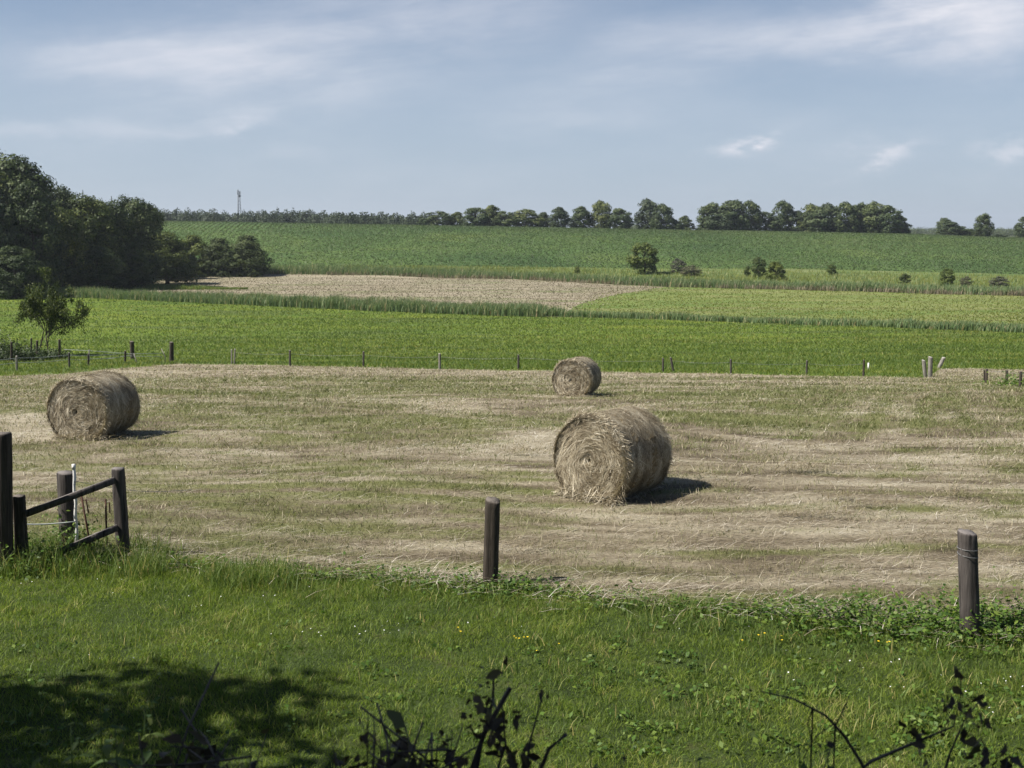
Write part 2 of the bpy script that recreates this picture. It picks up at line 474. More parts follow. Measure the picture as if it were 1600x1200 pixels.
# ------------------------------------------------------------------ the setting: fields
_ruts = []
for (p1, p2, w) in [((1372, 618), (1210, 785), .30), ((1455, 604), (1345, 745), .30), ((1512, 612), (1640, 720), .4), ((1490, 640), (1520, 800), .3)]:
    a_, b_ = hit(*p1)[:2], hit(*p2)[:2]
    _ruts.append((a_, (b_ - a_) / np.linalg.norm(b_ - a_), np.linalg.norm(b_ - a_), w * .75))


def hay_pattern(x, y):
    """how green, how dark and how pale the mown field is at a spot: raked bands along x, ruts on the right"""
    wx_ = 2.2 * vnoise(x, y, 14, 61) + .8 * vnoise(x, y, 4, 62)
    v = y + .05 * x + wx_ * .9
    u = x + 1.5 * vnoise(x, y, 5, 63)
    tw = np.clip((x - 6) / 8, 0, 1) * np.clip((y - 15) / 10, 0, 1)
    dv = np.clip(y / 22, 1, 1.8)                                       # farther bands are broader windrows
    ph = v / (1.15 * dv) + .55 * vnoise(u / 7, v / 2, 1, 60) + .25 * vnoise(u / 2, v, 1, 59)
    row = np.cos(2 * math.pi * ph) * (.55 + .45 * vnoise(u / 6, v / 1.5, 1, 58))
    st = vnoise(u / 2.2, v / .18 / dv, 1, 65); s2_ = vnoise(u / 4.5, v / .42 / dv, 1, 67); s3 = vnoise(u / 9, v / 1.5 / dv, 1, 64)
    fine = vnoise(x / .55, y / .30, 1, 68)
    g = .34 * st + .36 * s2_ + .26 * s3 - .32 * row + .40 * vnoise(x / 9, y / 3.5, 1, 66) + .38 * fine
    g = g + .14 * np.clip((y - 17) / 10, 0, 1) - .05 * np.clip((17 - y) / 3, 0, 1) + .05
    g = g - .9 * np.clip((y - 56) / 14, 0, 1)
    g = np.clip(.42 + g * .62, 0, 1)
    p = np.clip(.46 + .36 * row + .35 * vnoise(u / 5 / dv, v / .40 / dv, 1, 69) + .5 * vnoise(u / 1.8, v / .16 / dv, 1, 76) + .2 * fine, 0, 1)
    d = np.clip(.18 + .40 * vnoise(u / 3, v / .45 / dv, 1, 70) + .55 * vnoise(x / .9, y / .35, 1, 71) + .15 * vnoise(x / 14, y / 8, 1, 72), 0, 1)
    for (a_, dd, L, w) in _ruts:
        al = (x - a_[0]) * dd[0] + (y - a_[1]) * dd[1]
        ac = np.abs(-(x - a_[0]) * dd[1] + (y - a_[1]) * dd[0] + .35 * vnoise(x, y, 5, 73) + .15 * vnoise(x, y, 1.2, 74))
        m_ = np.clip(1.8 - ac / w / 1.3, 0, 1) * np.clip((al + 4) / 6, 0, 1) * np.clip((L + 4 - al) / 8, 0, 1) * (.85 + .15 * vnoise(x, y, 2.5, 75))
        g = g * (1 - .42 * m_); p = np.clip(p + .12 * m_, 0, 1); d = d * (1 - .3 * m_)
    rb = np.clip((x / np.maximum(y, 1) - .33) / .06, 0, 1) * np.clip((52 - y) / 15, 0, 1) * np.clip((y - 19) / 6, 0, 1)
    d = np.clip(d + .35 * rb, 0, 1)
    return g, d, p


def field(name, lo, hi, mat, rows, power=1.0, sL=None, sR=None, dz=0.0, cols=None, pattern=None):
    s0 = np.concatenate([np.linspace(-1.0, -.5, 12, endpoint=False), np.linspace(-.5, .5, 260), np.linspace(.5, 1.0, 13)[1:]]) if cols is None else cols
    V = []
    for i in range(rows + 1):
        t = (i / rows)
        if sL is not None or sR is not None:
            a = -1.0 if sL is None else sL(t); b = 1.0 if sR is None else sR(t)
            s = np.interp(np.linspace(0, 1, len(s0)), np.linspace(0, 1, len(s0)), s0)
            s = a + (s - s[0]) / (s[-1] - s[0]) * (b - a) if (sL is None) == (sR is None) else (np.linspace(a, b, len(s0)))
        else: s = s0
        l, h = lo(s), hi(s)
        y = (l + AP) * ((h + AP) / (l + AP)) ** (t ** power) - AP
        x = s * (y + AP)
        V.append(np.stack([x, y, H(x, y) + dz], 1))
    n = len(s0)
    V = np.concatenate(V)
    q = np.arange(rows)[:, None] * n + np.arange(n - 1)[None]
    q = q.ravel()
    o = mesh(name, V, quads=np.stack([q, q + 1, q + n + 1, q + n], 1), mats=[mat], smooth=True)
    o['kind'] = 'structure'
    if pattern:
        for nm, vv in zip(('green', 'dark', 'pale'), pattern(V[:, 0].astype(float), V[:, 1].astype(float))):
            at_ = o.data.attributes.new(nm, 'FLOAT', 'POINT'); at_.data.foreach_set('value', vv.astype(np.float32))
    return o


const = lambda v: (lambda q: np.full_like(np.asarray(q, float), v))
field('ground', const(-14.), const(9000.), M['ground'], 420, dz=-.35)
field('lawn', const(-14.), B_lawn, M['soil'], 120)
field('hay_field', B_lawn, B_hay, M['hay'], 460, pattern=hay_pattern, cols=np.concatenate([np.linspace(-1.0, -.5, 24, endpoint=False), np.linspace(-.5, .5, 520), np.linspace(.5, 1.0, 25)[1:]]))
field('meadow', B_hay, B_mead, M['meadow'], 70)
# valley floor: mown reed bed on the left, mown meadow on the right, a slanting edge between them
_p = [hit(872, 494), hit(905, 474), hit(960, 460), hit(1040, 448)]
_sd = [p[0] / (p[1] + AP) for p in _p]
_lo, _hi = B_mead, B_val


def divider(t): return float(np.interp(t, [0, .3, .62, 1.0], _sd))


field('mown_reed_bed', B_mead, B_val, M['cut'], 50, sR=divider)
field('pale_meadow', B_mead, B_val, M['pale_mead'], 50, sL=divider)
field('rough_strip', B_val, B_rough, M['rough'], 24)
field('crop_field', B_rough, B_crop, M['crop'], 70)
field('far_land', B_crop, const(9000.), M['far'], 60)

# ------------------------------------------------------------------ blades (grass, straw, reeds)
def blades(name, P, h, w, lean, az, mat, rnd=None, bend=.5, parent=None, extra=None):
    """P (n,3) roots; h height; w width; lean (n,2) horizontal tip offset; az blade facing"""
    n = len(P)
    side = np.stack([np.cos(az), np.sin(az), np.zeros(n)], 1) * (w[:, None] * .5)
    top = P.copy(); top[:, :2] += lean; top[:, 2] += h
    mid = P + (top - P) * .5; mid[:, :2] -= lean * (bend * .35); mid[:, 2] += np.hypot(lean[:, 0], lean[:, 1]) * bend * .12
    V = np.stack([P - side, P + side, mid + side * .8, mid - side * .8, top], 1).reshape(-1, 3)
    b = np.arange(n) * 5
    q = np.stack([b, b + 1, b + 2, b + 3], 1); t = np.stack([b + 3, b + 2, b + 4], 1)
    r = rng.random(n) if rnd is None else rnd
    return mesh(name, V, t, q, [mat], parent, {'rnd': np.repeat(r, 5)})


def tris_up(name, P, h, w, lean, az, mat, rnd=None, parent=None):
    n = len(P)
    side = np.stack([np.cos(az), np.sin(az), np.zeros(n)], 1) * (w[:, None] * .5)
    top = P.copy(); top[:, :2] += lean; top[:, 2] += h
    V = np.stack([P - side, P + side, top], 1).reshape(-1, 3)
    b = np.arange(n) * 3
    r = rng.random(n) if rnd is None else rnd
    return mesh(name, V, np.stack([b, b + 1, b + 2], 1), None, [mat], parent, {'rnd': np.repeat(r, 3)})


def ground_pts(x, y): return np.stack([x, y, H(x, y)], 1)


def sector(n, lo, hi, smax=S_IN, logd=True, smin=None):
    """random spots between two field borders, thinning with distance"""
    s = rng.uniform(-smax if smin is None else smin, smax, n)
    l, h = lo(s), hi(s)
    t = rng.random(n)
    y = l * (h / l) ** t if logd else np.sqrt((l + AP) ** 2 + t * ((h + AP) ** 2 - (l + AP) ** 2)) - AP
    x = s * (y + AP)
    keep = np.abs(x) < .50 * y + 3
    return x[keep], y[keep]


def stuff(o, label, cat):
    return tag(o, label, cat, kind='stuff')


# mown lawn
n = 860000
x = rng.uniform(-10.5, 10.5, n); y = rng.uniform(4.5, 19, n)
keep = (y < B_lawn(x / (y + AP)) + .25 * vnoise(x, y, .7, 4) + .2 * vnoise(x, y, .2, 84) + .10 + rng.normal(0, .14, n)) & (np.abs(x) < .47 * y + 1.3)
x, y = x[keep], y[keep]; n = len(x)
cl = vnoise(x, y, .35, 5) * .5 + vnoise(x, y, 1.2, 6) * .5
edge = np.clip(1 - (B_lawn(x / (y + AP)) - y) / 2.2, 0, 1) * .6
h = rng.uniform(.022, .058, n) * np.clip(1 + .8 * cl, .35, 2) * (1 + .75 * edge * (vnoise(x, y, .8, 8) > -.2))
ln = rng.normal(0, 1, (n, 2)) * (h * .85)[:, None]
ob = blades('lawn_grass', ground_pts(x, y), h, rng.uniform(.003, .0068, n), ln, rng.uniform(0, math.pi, n), M['grass'], np.clip(rng.random(n) * .8 + .08 + .26 * cl + .16 * vnoise(x, y, .16, 97), 0, 1))
stuff(ob, 'short green lawn grass covering the foreground', 'grass')

# taller tufts along the lawn's edge and round the gate
spots = []
for i in range(260):
    s = rng.uniform(-.16, .16); Y = float(B_lawn(s)) - abs(rng.normal(0, .8)) + .1
    spots.append((s * (Y + AP), Y, rng.uniform(.07, .20)))
for i in range(150):
    px = rng.uniform(-40, 260); p = hit(px, rng.uniform(858, 905)); spots.append((p[0], p[1], rng.uniform(.18, .42)))
for i in range(70):
    p = hit(rng.uniform(330, 480), rng.uniform(895, 925)); spots.append((p[0], p[1], rng.uniform(.15, .32)))
for i in range(300):
    p = hit(rng.uniform(0, 1600), rng.uniform(930, 1150)); spots.append((p[0], p[1], rng.uniform(.07, .15)))
PX, PY, HH = [], [], []
for (sx, sy, hh) in spots:
    q = rng.integers(14, 34)
    PX.append(sx + rng.normal(0, .06 + hh * .15, q)); PY.append(sy + rng.normal(0, .06 + hh * .15, q)); HH.append(hh * rng.uniform(.5, 1.15, q))
x, y, h = map(np.concatenate, (PX, PY, HH)); n = len(x)
ob = blades('tall_grass', ground_pts(x, y), h, rng.uniform(.005, .010, n), rng.normal(0, 1, (n, 2)) * (h * .38)[:, None], rng.uniform(0, math.pi, n), M['tuft'])
stuff(ob, 'taller grass tufts along the lawn edge and around the gate', 'grass')

# stubble and loose straw on the hay field
x, y = sector(620000, B_lawn, B_hay)
g_, d_, p_ = hay_pattern(x, y)
keep = rng.random(len(x)) < .16 + .95 * g_ + .25 * d_
x, y, g_, d_ = x[keep], y[keep], g_[keep], d_[keep]; n = len(x)
h = rng.uniform(.02, .06, n) * (.8 + y / 70) * (1 + .7 * d_ + .8 * np.clip(vnoise(x, y, .5, 92), 0, 1))
isg = rng.random(n) < .15 + .85 * g_
rn = np.where(isg, rng.uniform(0, .5, n), rng.uniform(.5, 1, n)) - .14 * d_ + .12 * vnoise(x, y, .45, 93)
ob = blades('stubble', ground_pts(x, y), h, rng.uniform(.005, .011, n) * (y / 17), rng.normal(0, 1, (n, 2)) * (h * .8)[:, None], rng.uniform(0, math.pi, n), M['regrowth'], np.clip(rn, 0, 1))
stuff(ob, 'short mown stubble with green regrowth on the hay field', 'stubble')


def straw_at(x, y, L, w, tilt=.05, jitter=.8):
    n = len(x)
    a = rng.normal(0, jitter, n)
    d = np.stack([np.cos(a), np.sin(a)], 1) * L[:, None]
    P = ground_pts(x, y); P[:, 2] += rng.uniform(.005, .06, n)
    return P, np.abs(rng.normal(0, tilt, n)) * L, w, d, a + math.pi / 2


x, y = sector(420000, B_lawn, B_hay)
g_, d_, p_ = hay_pattern(x, y)
keep = rng.random(len(x)) < np.clip(1.25 * p_ * (1 - g_) + .06 - .25 * d_ + .5 * np.clip((17.5 - y) / 3, 0, .5) * (1 - g_), 0, 1) * np.clip(.55 + .8 * vnoise(x, y, .35, 90) + .4 * vnoise(x, y, .13, 91), .05, 1)
x, y, p_, d_ = x[keep], y[keep], p_[keep], d_[keep]; n = len(x)
L = rng.uniform(.12, .42, n)
P, h, w, d, az = straw_at(x, y, L, rng.uniform(.004, .008, n) * (y / 17))
ob = blades('loose_straw', P, h, w, d, az, M['straw'], np.clip(rng.random(n) * .8 + .30 * (p_ - .5) - .3 * d_ + .12, 0, 1), bend=.3)
stuff(ob, 'loose dry straw raked in streaks over the hay field', 'straw')
# tangles the rake left behind
C_ = []
for i in range(150):
    s = rng.uniform(-.42, .42); Y = float(B_lawn(s)) * (float(B_hay(s)) / float(B_lawn(s))) ** (rng.random() * .75) + .5
    C_.append((s * (Y + AP), Y, rng.uniform(.12, .38), rng.uniform(.04, .10)))
pt_ = hit(1240, 738); C_ += [(pt_[0] + .2 * k_, pt_[1] + .05 * k_, .22, .11) for k_ in (-1, 0, 1)]
x = np.concatenate([c_[0] + rng.normal(0, c_[2], 60) for c_ in C_]); y = np.concatenate([c_[1] + rng.normal(0, c_[2] * .35, 60) for c_ in C_])
hz_ = np.concatenate([np.full(60, c_[3]) for c_ in C_]); n = len(x)
P, h, w, d, az = straw_at(x, y, rng.uniform(.12, .35, n), rng.uniform(.006, .010, n) * (y / 17), .25, 1.5)
P[:, 2] += rng.random(n) * hz_
ob = blades('hay_tangles', P, h, w, d, az, M['regrowth'], np.clip(rng.normal(.60, .14, n), .53, 1), bend=.5)
stuff(ob, 'small brownish tangles of hay left by the rake', 'hay')
# long stalks caught along the border
x = []; y = []
for i in range(1700):
    s = rng.uniform(-.155, .155); Y = float(B_lawn(s)) + rng.normal(.15, .35)
    x.append(s * (Y + AP)); y.append(Y)
for c in [(690, 905), (700, 912), (1300, 965), (1340, 962), (1270, 950), (960, 935)]:
    p = hit(*c)
    x += list(p[0] + rng.normal(0, .22, 60)); y += list(p[1] + rng.normal(0, .15, 60))
x, y = np.array(x), np.array(y); n = len(x)
P, h, w, d, az = straw_at(x, y, rng.uniform(.2, .6, n), rng.uniform(.004, .007, n), .06, .8)
P[:, 2] += .03
ob = blades('straw_stalks', P, h, w, d, az, M['straw'], bend=.4)
stuff(ob, 'long pale straw stalks lying along the lawn border', 'straw')

# green meadow, mown bed and pale meadow: tufts that break up the sheet
x, y = sector(260000, B_hay, B_mead); n = len(x)
h = rng.uniform(.10, .26, n) * (.75 + .25 * y / 100)
cl = 1.0 * vnoise(x / 30, y / 5, 1, 15) + .7 * vnoise(x / 9, y / 1.6, 1, 16)
ob = tris_up('meadow_grass', ground_pts(x, y), h, rng.uniform(.03, .07, n) * y / 70, rng.normal(0, .12, (n, 2)), rng.uniform(0, math.pi, n), M['mead_tuft'], np.clip(rng.random(n) * .8 + .12 + .16 * cl, 0, 1))
stuff(ob, 'bright green meadow grass beyond the wire fence', 'grass')
x, y = sector(60000, B_mead, B_val); n = len(x)
t_ = (np.log((y + AP) / (B_mead(x / (y + AP)) + AP)) / np.log((B_val(x / (y + AP)) + AP) / (B_mead(x / (y + AP)) + AP)))
left = x / (y + AP) + .012 * vnoise(x, y, 9, 87) + rng.normal(0, .010, len(x)) < np.interp(t_, [0, .3, .62, 1], _sd)
for nm, msk, mt, lab in [('dry_stubble', left, 'dry_reed', 'pale dry stubble on the mown reed bed in the valley'), ('pale_grass', ~left, 'pale_tuft', 'yellowish mown grass on the pale valley meadow')]:
    xs, ys = x[msk], y[msk]; q = len(xs)
    ob = tris_up(nm, ground_pts(xs, ys), rng.uniform(.08, .28, q), rng.uniform(.12, .3, q), rng.normal(0, .1, (q, 2)), rng.normal(0, .5, q), M[mt])
    stuff(ob, lab, 'stubble' if nm == 'dry_stubble' else 'grass')

# crop plants in rows
x, y = sector(230000, B_rough, B_crop, logd=False); n = len(x)
rowp = np.clip((-.17 - x / y) / .06, 0, 1) * np.clip((y - 470) / 70, 0, 1)
x = np.where(rng.random(n) < rowp, np.round((x + .15 * y) / 2.4) * 2.4 - .15 * y + rng.normal(0, .4, n), x)
h = rng.uniform(.15, .38, n)
ob = tris_up('crop_plants', ground_pts(x, y), h, rng.uniform(.25, .55, n), rng.normal(0, .2, (n, 2)), rng.uniform(0, math.pi, n), M['crop_leaf'], np.clip(.28 + rng.random(n) * .34 + .26 * vnoise(x, y, 55, 20) + .14 * vnoise(x, y * .4, 14, 21), 0, 1))
stuff(ob, 'dark green row crop covering the hillside below the ridge', 'crop')


# reed belts
def reeds(name, line, thick, h0, h1, n, mat, label, s0=-S_IN, s1=S_IN, dens=None, hfun=None, cat='reeds'):
    s = rng.uniform(s0, s1, n)
    if dens is not None: s = s[rng.random(n) < dens(s)]
    n = len(s)
    Y = line(s) + rng.uniform(-.5, .5, n) * thick(s)
    X = s * (Y + AP)
    h = rng.uniform(h0, h1, n) * (1 + .20 * vnoise(X, Y, 1.1, 32) + .20 * vnoise(X, Y, 3.5, 30) + .16 * vnoise(X, Y, 11, 31))
    if hfun is not None: h = h * hfun(s)
    w = rng.uniform(.06, .17, n)
    ob = blades(name, ground_pts(X, Y), h, w, rng.normal(0, 1, (n, 2)) * (h * .22)[:, None] + np.array([.12, 0]), rng.uniform(0, math.pi, n), M[mat], bend=.8)
    return stuff(ob, label, cat)


sof = lambda px, py: (lambda p: p[0] / (p[1] + AP))(hit(px, py))
S880 = sof(850, 495); S0 = sof(0, 462)
near_line = lambda s: B_mead(s) + 3
reeds('reed_belt', near_line, lambda s: np.where(s < S880, 9., 5.), 1.2, 2.1, 60000, 'reed', 'green reed belt along the ditch crossing the valley meadow',
      dens=lambda s: np.where(s < S880, 1.0, .38 + .3 * (vnoise(s * 300, s * 0, 4, 33) > -.1)),
      hfun=lambda s: np.interp(s, [S0, S880 - .01, S880 + .015, .2, .45], [1.0, 1.0, .62, .55, .75]))
reeds('far_reed_belt', lambda s: B_val(s) + 6, lambda s: np.full_like(s, 12.), 1.3, 2.2, 52000, 'reed', 'green reed belt at the foot of the crop hill',
      hfun=lambda s: np.interp(s, [-.3, -.18, 0, .2, .4], [.8, 1.05, 1.1, 1.0, .9]))
reeds('dry_reed_fringe', lambda s: B_val(s) - .6, lambda s: np.full_like(s, 2.), .7, 1.5, 9000, 'dry_reed', 'dry tan reed stalks at the foot of the far reed belt',
      dens=lambda s: .25 + .6 * (vnoise(s * 400, s * 0, 5, 36) > -.1))
reeds('dark_rough_grass', lambda s: (B_val(s) * .55 + B_rough(s) * .45), lambda s: (B_rough(s) - B_val(s)) * .8, .3, 1.1, 16000, 'reed', 'dark green herbage in clumps on the rough strip below the crop', s0=-.2, cat='grass',
      dens=lambda s: np.clip(.5 + .9 * vnoise(s * 500, s * 0, 5, 38), 0, 1))
reeds('rough_grass', lambda s: (B_val(s) * .35 + B_rough(s) * .65), lambda s: (B_rough(s) - B_val(s)) * .6, .4, 1.1, 22000, 'pale_tuft', 'rough tall grass between the far reeds and the crop', s0=-.2, cat='grass')
# a low green wedge on the left of the mown bed
reeds('sedge_strip', lambda s: B_val(s) * .45 + B_mead(s) * .55, lambda s: np.interp(s, [sof(90, 450), sof(200, 450), sof(390, 455)], [30., 16., .5]), .7, 1.3, 9000, 'tuft',
      'low green sedge strip on the left of the mown bed', s0=sof(60, 450), s1=sof(385, 455), cat='sedge', hfun=lambda s: np.interp(s, [sof(250, 450), sof(385, 455)], [1.0, .35]))


# ------------------------------------------------------------------ geometry helpers
class Geo:
    def __init__(s): s.V = []; s.Q = []; s.T = []; s.R = []; s.n = 0
    def add(s, V, quads=(), tris=(), rnd=0.5):
        V = np.asarray(V, float).reshape(-1, 3)
        if len(quads): s.Q.append(np.asarray(quads) + s.n)
        if len(tris): s.T.append(np.asarray(tris) + s.n)
        s.V.append(V); s.n += len(V)
        r = np.broadcast_to(np.asarray(rnd, float), (len(V),)); s.R.append(r)
    def tube(s, pts, radii, seg=8, cap=True, rnd=.5, wob=0.0):
        pts = np.asarray(pts, float); m = len(pts)
        radii = np.broadcast_to(np.asarray(radii, float), (m,))
        V = []
        ref = np.array([.31, .17, .93])
        for i in range(m):
            d = pts[min(i + 1, m - 1)] - pts[max(i - 1, 0)]; d /= np.linalg.norm(d) + 1e-9
            r = ref if abs(np.dot(ref, d)) < .92 else np.array([.9, .1, .2])
            u = np.cross(r, d); u /= np.linalg.norm(u); v = np.cross(d, u)
            a = np.linspace(0, 2 * math.pi, seg, endpoint=False)
            rr = radii[i] * (1 + (rng.normal(0, wob, seg) if wob else 0))
            V.append(pts[i] + (np.cos(a) * rr)[:, None] * u + (np.sin(a) * rr)[:, None] * v)
        V = np.concatenate(V)
        q = []
        for i in range(m - 1):
            for j in range(seg):
                q.append((i * seg + j, i * seg + (j + 1) % seg, (i + 1) * seg + (j + 1) % seg, (i + 1) * seg + j))
        t = []
        if cap:
            c0, c1 = len(V), len(V) + 1
            V = np.concatenate([V, pts[:1], pts[-1:]])
            for j in range(seg):
                t.append((c0, (j + 1) % seg, j)); t.append((c1, (m - 1) * seg + j, (m - 1) * seg + (j + 1) % seg))
        s.add(V, q, t, rnd)
    def box(s, c, size, rot=None, rnd=.5):
        h = np.array(size) / 2
        V = np.array([[x, y, z] for z in (-1, 1) for y in (-1, 1) for x in (-1, 1)], float) * h
        if rot is not None: V = V @ np.asarray(rot).T
        s.add(V + np.asarray(c), [(0, 2, 3, 1), (4, 5, 7, 6), (0, 1, 5, 4), (2, 6, 7, 3), (0, 4, 6, 2), (1, 3, 7, 5)], (), rnd)
    def leaves(s, C, N, size, rnd, aspect=1.0, fold=0.0):
        """one four-sided leaf per centre, facing N"""
        C = np.asarray(C, float); n = len(C)
        N = N / (np.linalg.norm(N, axis=1, keepdims=True) + 1e-9)
        r = rng.normal(0, 1, (n, 3)); u = np.cross(N, r); u /= np.linalg.norm(u, axis=1, keepdims=True) + 1e-9
        v = np.cross(N, u)
        size = np.broadcast_to(size, (n,))[:, None] * .5
        V = np.stack([C - u * size, C - v * size * aspect * .8 + N * size * fold, C + u * size, C + v * size * aspect * .8 + N * size * fold], 1).reshape(-1, 3)
        b = np.arange(n) * 4
        s.add(V, np.stack([b, b + 1, b + 2, b + 3], 1), (), np.repeat(rnd, 4))
    def build(s, name, mats, parent=None, smooth=False):
        return mesh(name, np.concatenate(s.V), np.concatenate(s.T) if s.T else None, np.concatenate(s.Q) if s.Q else None,
                    mats if isinstance(mats, (list, tuple)) else [mats], parent, {'rnd': np.concatenate(s.R)}, smooth)


def dup(root, loc, rz=0.0, scale=(1, 1, 1)):
    r = root.copy(); COL.objects.link(r)
    r.location = loc; r.rotation_euler = (0, 0, rz); r.scale = scale
    for ch in list(root.children):
        c = ch.copy(); COL.objects.link(c); c.parent = r
    return r


# ------------------------------------------------------------------ trees
def crown_points(kind, nl, seed):
    """lobes of a crown 8 m wide on a tree 10 m tall"""
    r = np.random.default_rng(seed)
    L = []
    if kind == 'spruce':
        for i in range(46):
            t = (i + .5) / 46; R = 2.1 * (1 - t) + .12
            a = r.uniform(0, 6.28)
            for j in range(4):
                aa = a + j * 1.57 + r.uniform(-.3, .3)
                L.append((math.cos(aa) * R * .62, math.sin(aa) * R * .62, 1.0 + t * 8.9 - .12 * R, R * .46))
        return np.array(L)
    prof = {'high': [(.42, .4), (.6, .95), (.8, .8), (1.0, .3)], 'round': [(.03, .70), (.25, .95), (.55, 1.0), (.8, .84), (.93, .60), (1.0, .38)],
            'oval': [(.03, .62), (.25, .88), (.5, .95), (.75, .78), (1.0, .25)],
            'tall': [(.02, .72), (.3, .92), (.6, 1.0), (.85, .72), (1.0, .28)],
            'wide': [(.02, .9), (.25, 1.0), (.55, 1.0), (.8, .8), (1.0, .4)],
            'shrub': [(.0, .85), (.2, 1.0), (.5, .95), (.8, .65), (1.0, .25)]}[kind]
    zz, rr = zip(*prof)
    for i in range(nl):
        t = r.uniform(zz[0], 1.0)
        R = np.interp(t, zz, rr) * 4.0
        a = r.uniform(0, 6.28)
        rad = r.uniform(.65, 1.15) * (.75 + .25 * min(R / 3, 1))
        q = R * (r.uniform(.25, 1.0) ** .5)
        L.append((math.cos(a) * (q - rad * .55), math.sin(a) * (q - rad * .55), t * 9.5, rad * r.uniform(.85, 1.35)))
    return np.array(L)


def tree_proto(kind, leaf, nleaf, nl, seed, mat, name, bark=True):
    r = np.random.default_rng(seed + 100)
    root = empty(name, (0, 0, -500))
    L = crown_points(kind, nl, seed)
    pr = L[:, 3] ** 2; pr /= pr.sum()
    i = r.choice(len(L), nleaf, p=pr)
    d = r.normal(0, 1, (nleaf, 3)); d[:, 2] += .25; d /= np.linalg.norm(d, axis=1, keepdims=True)
    rad = L[i, 3] * r.uniform(.55, 1.08, nleaf)
    C = L[i, :3] + d * rad[:, None] * np.array([1, 1, .85])
    ok = C[:, 2] > .05
    C, d, i = C[ok], d[ok], i[ok]
    out = C - np.array([0, 0, 4.5]); out /= np.linalg.norm(out, axis=1, keepdims=True)
    N = d * .85 + out * .35 + r.normal(0, .33, d.shape)
    lobe_r = r.random(len(L))
    g = Geo()
    g.leaves(C, N, leaf * r.uniform(.6, 1.3, len(C)), np.clip(.6 * lobe_r[i] + .4 * r.random(len(C)), 0, 1))
    g.build('crown', M[mat], root)
    t = Geo()
    top = 8.2 if kind != 'spruce' else 9.6
    zs = np.linspace(-.4, top, 9)
    pts = np.stack([.12 * np.sin(zs * 1.1 + seed), .12 * np.cos(zs * .9 + seed) - .12, zs], 1)
    t.tube(pts, np.interp(zs, [-.4, .3, top], [.34, .25, .05]), 9, wob=.05)
    for j in range(9):
        l = L[r.integers(len(L))]
        z0 = min(max(.8, l[2] - 1.8), 7)
        a = np.array([0, 0, z0]); b = l[:3]
        mid = (a + b) / 2 + np.array([0, 0, -.15])
        t.tube([a, mid, b], [.12, .08, .02], 6)
    t.build('trunk', M['bark'], root)
    return root


PROTO = {}
for kd, sd_ in [('round', 3), ('round', 11), ('oval', 5), ('oval', 17), ('tall', 9), ('wide', 21), ('shrub', 13), ('shrub', 29), ('spruce', 2)]:
    PROTO[('far', kd, sd_)] = tree_proto(kd, .46, 6500, 95 if kd != 'shrub' else 60, sd_, 'leaf_mid', 'tree')
for kd, sd_ in [('high', 19), ('round', 4), ('oval', 6), ('tall', 8), ('wide', 22), ('spruce', 2), ('shrub', 14)]:
    PROTO[('near', kd, sd_)] = tree_proto(kd, .24, 22000, 120 if kd != 'shrub' else 80, sd_, 'leaf_dark', 'tree')
for kd, sd_ in [('shrub', 31), ('round', 33)]:
    PROTO[('bush', kd, sd_)] = tree_proto(kd, .46, 4500, 70, sd_, 'leaf_warm', 'bush')
PROTO[('grey', 'shrub', 41)] = tree_proto('shrub', .46, 3200, 55, 41, 'leaf_grey', 'bush')
PROTO[('warm', 'shrub', 43)] = tree_proto('shrub', .28, 14000, 80, 43, 'leaf_warm', 'bush')
PROTO[('shade', 'round', 47)] = tree_proto('round', .26, 5500, 30, 47, 'leaf_dark', 'tree')


def put_tree(lod, kind, u, vtop, depth, wpx, label, name='tree', cat='tree', group=None, rz=None, vbase=None, sink=.0):
    """a tree whose axis is seen at photo column u, its tip at row vtop"""
    key = [k_ for k_ in PROTO if k_[0] == lod and k_[1] == kind]
    key = key[int(abs(u)) % len(key)]
    if vbase is not None:
        b = hit(u, vbase); depth = b[1]
    T = at(u, vtop, depth)
    z0 = float(H(T.x, depth)) - sink
    h = max(T.z - z0, .6)
    w = wpx / F * depth
    o = dup(PROTO[key], (T.x, depth, z0), rng.uniform(0, 6.28) if rz is None else rz, (w / 7.4, w / 7.4, h / 10.1))
    o.name = name
    for c in o.children: c.name = c.name.split('.')[0]
    tag(o, label, cat, group)
    return o


# wood on the left edge of the valley
G1 = 'trees of the dark wood on the left'
LW = [('round', -70, 218, 262, 150, 'huge dark tree cut by the left frame edge, behind the wood front'),
      ('round', 12, 239, 285, 150, 'tallest dark tree of the wood, rounded top at the left frame edge'),
      ('oval', 44, 283, 262, 110, 'pointed broad tree in front of the tallest tree of the wood'),
      ('oval', -14, 300, 256, 90, 'dark tree half cut by the left frame edge, in the wood front'),
      ('round', 90, 291, 335, 92, 'tree filling the dip right of the tallest tree, set back in the wood'),
      ('wide', 92, 325, 272, 96, 'low dark tree below the dip in the wood canopy'),
      ('round', 130, 305, 286, 112, 'broad light-topped tree in the middle of the wood front'),
      ('round', 168, 314, 292, 88, 'dark tree between the two light-topped trees of the wood'),
      ('round', 204, 307, 300, 94, 'light-topped tree standing at the right end of the tall wood'),
      ('round', 232, 317, 345, 56, 'pale bluish tree peeping out behind the right end of the wood'),
      ('wide', 256, 362, 316, 96, 'low dark tree stepping down from the tall wood'),
      ('spruce', 129, 293, 345, 30, 'spruce tip rising above the middle of the wood, left one of two'),
      ('spruce', 174, 303, 350, 30, 'spruce tip rising above the middle of the wood, right one of two'),
      ('wide', 20, 385, 250, 90, 'dark understorey tree at the foot of the tallest tree'),
      ('wide', 150, 385, 276, 80, 'dark understorey tree at the foot of the light-topped tree'),
      ('wide', 205, 390, 292, 70, 'dark understorey tree below the right light-topped tree')]
for kd, u, vt, dp, w, lab in LW:
    put_tree('near', kd, u, vt, dp, w, lab, 'spruce' if kd == 'spruce' else 'tree', 'tree', G1)
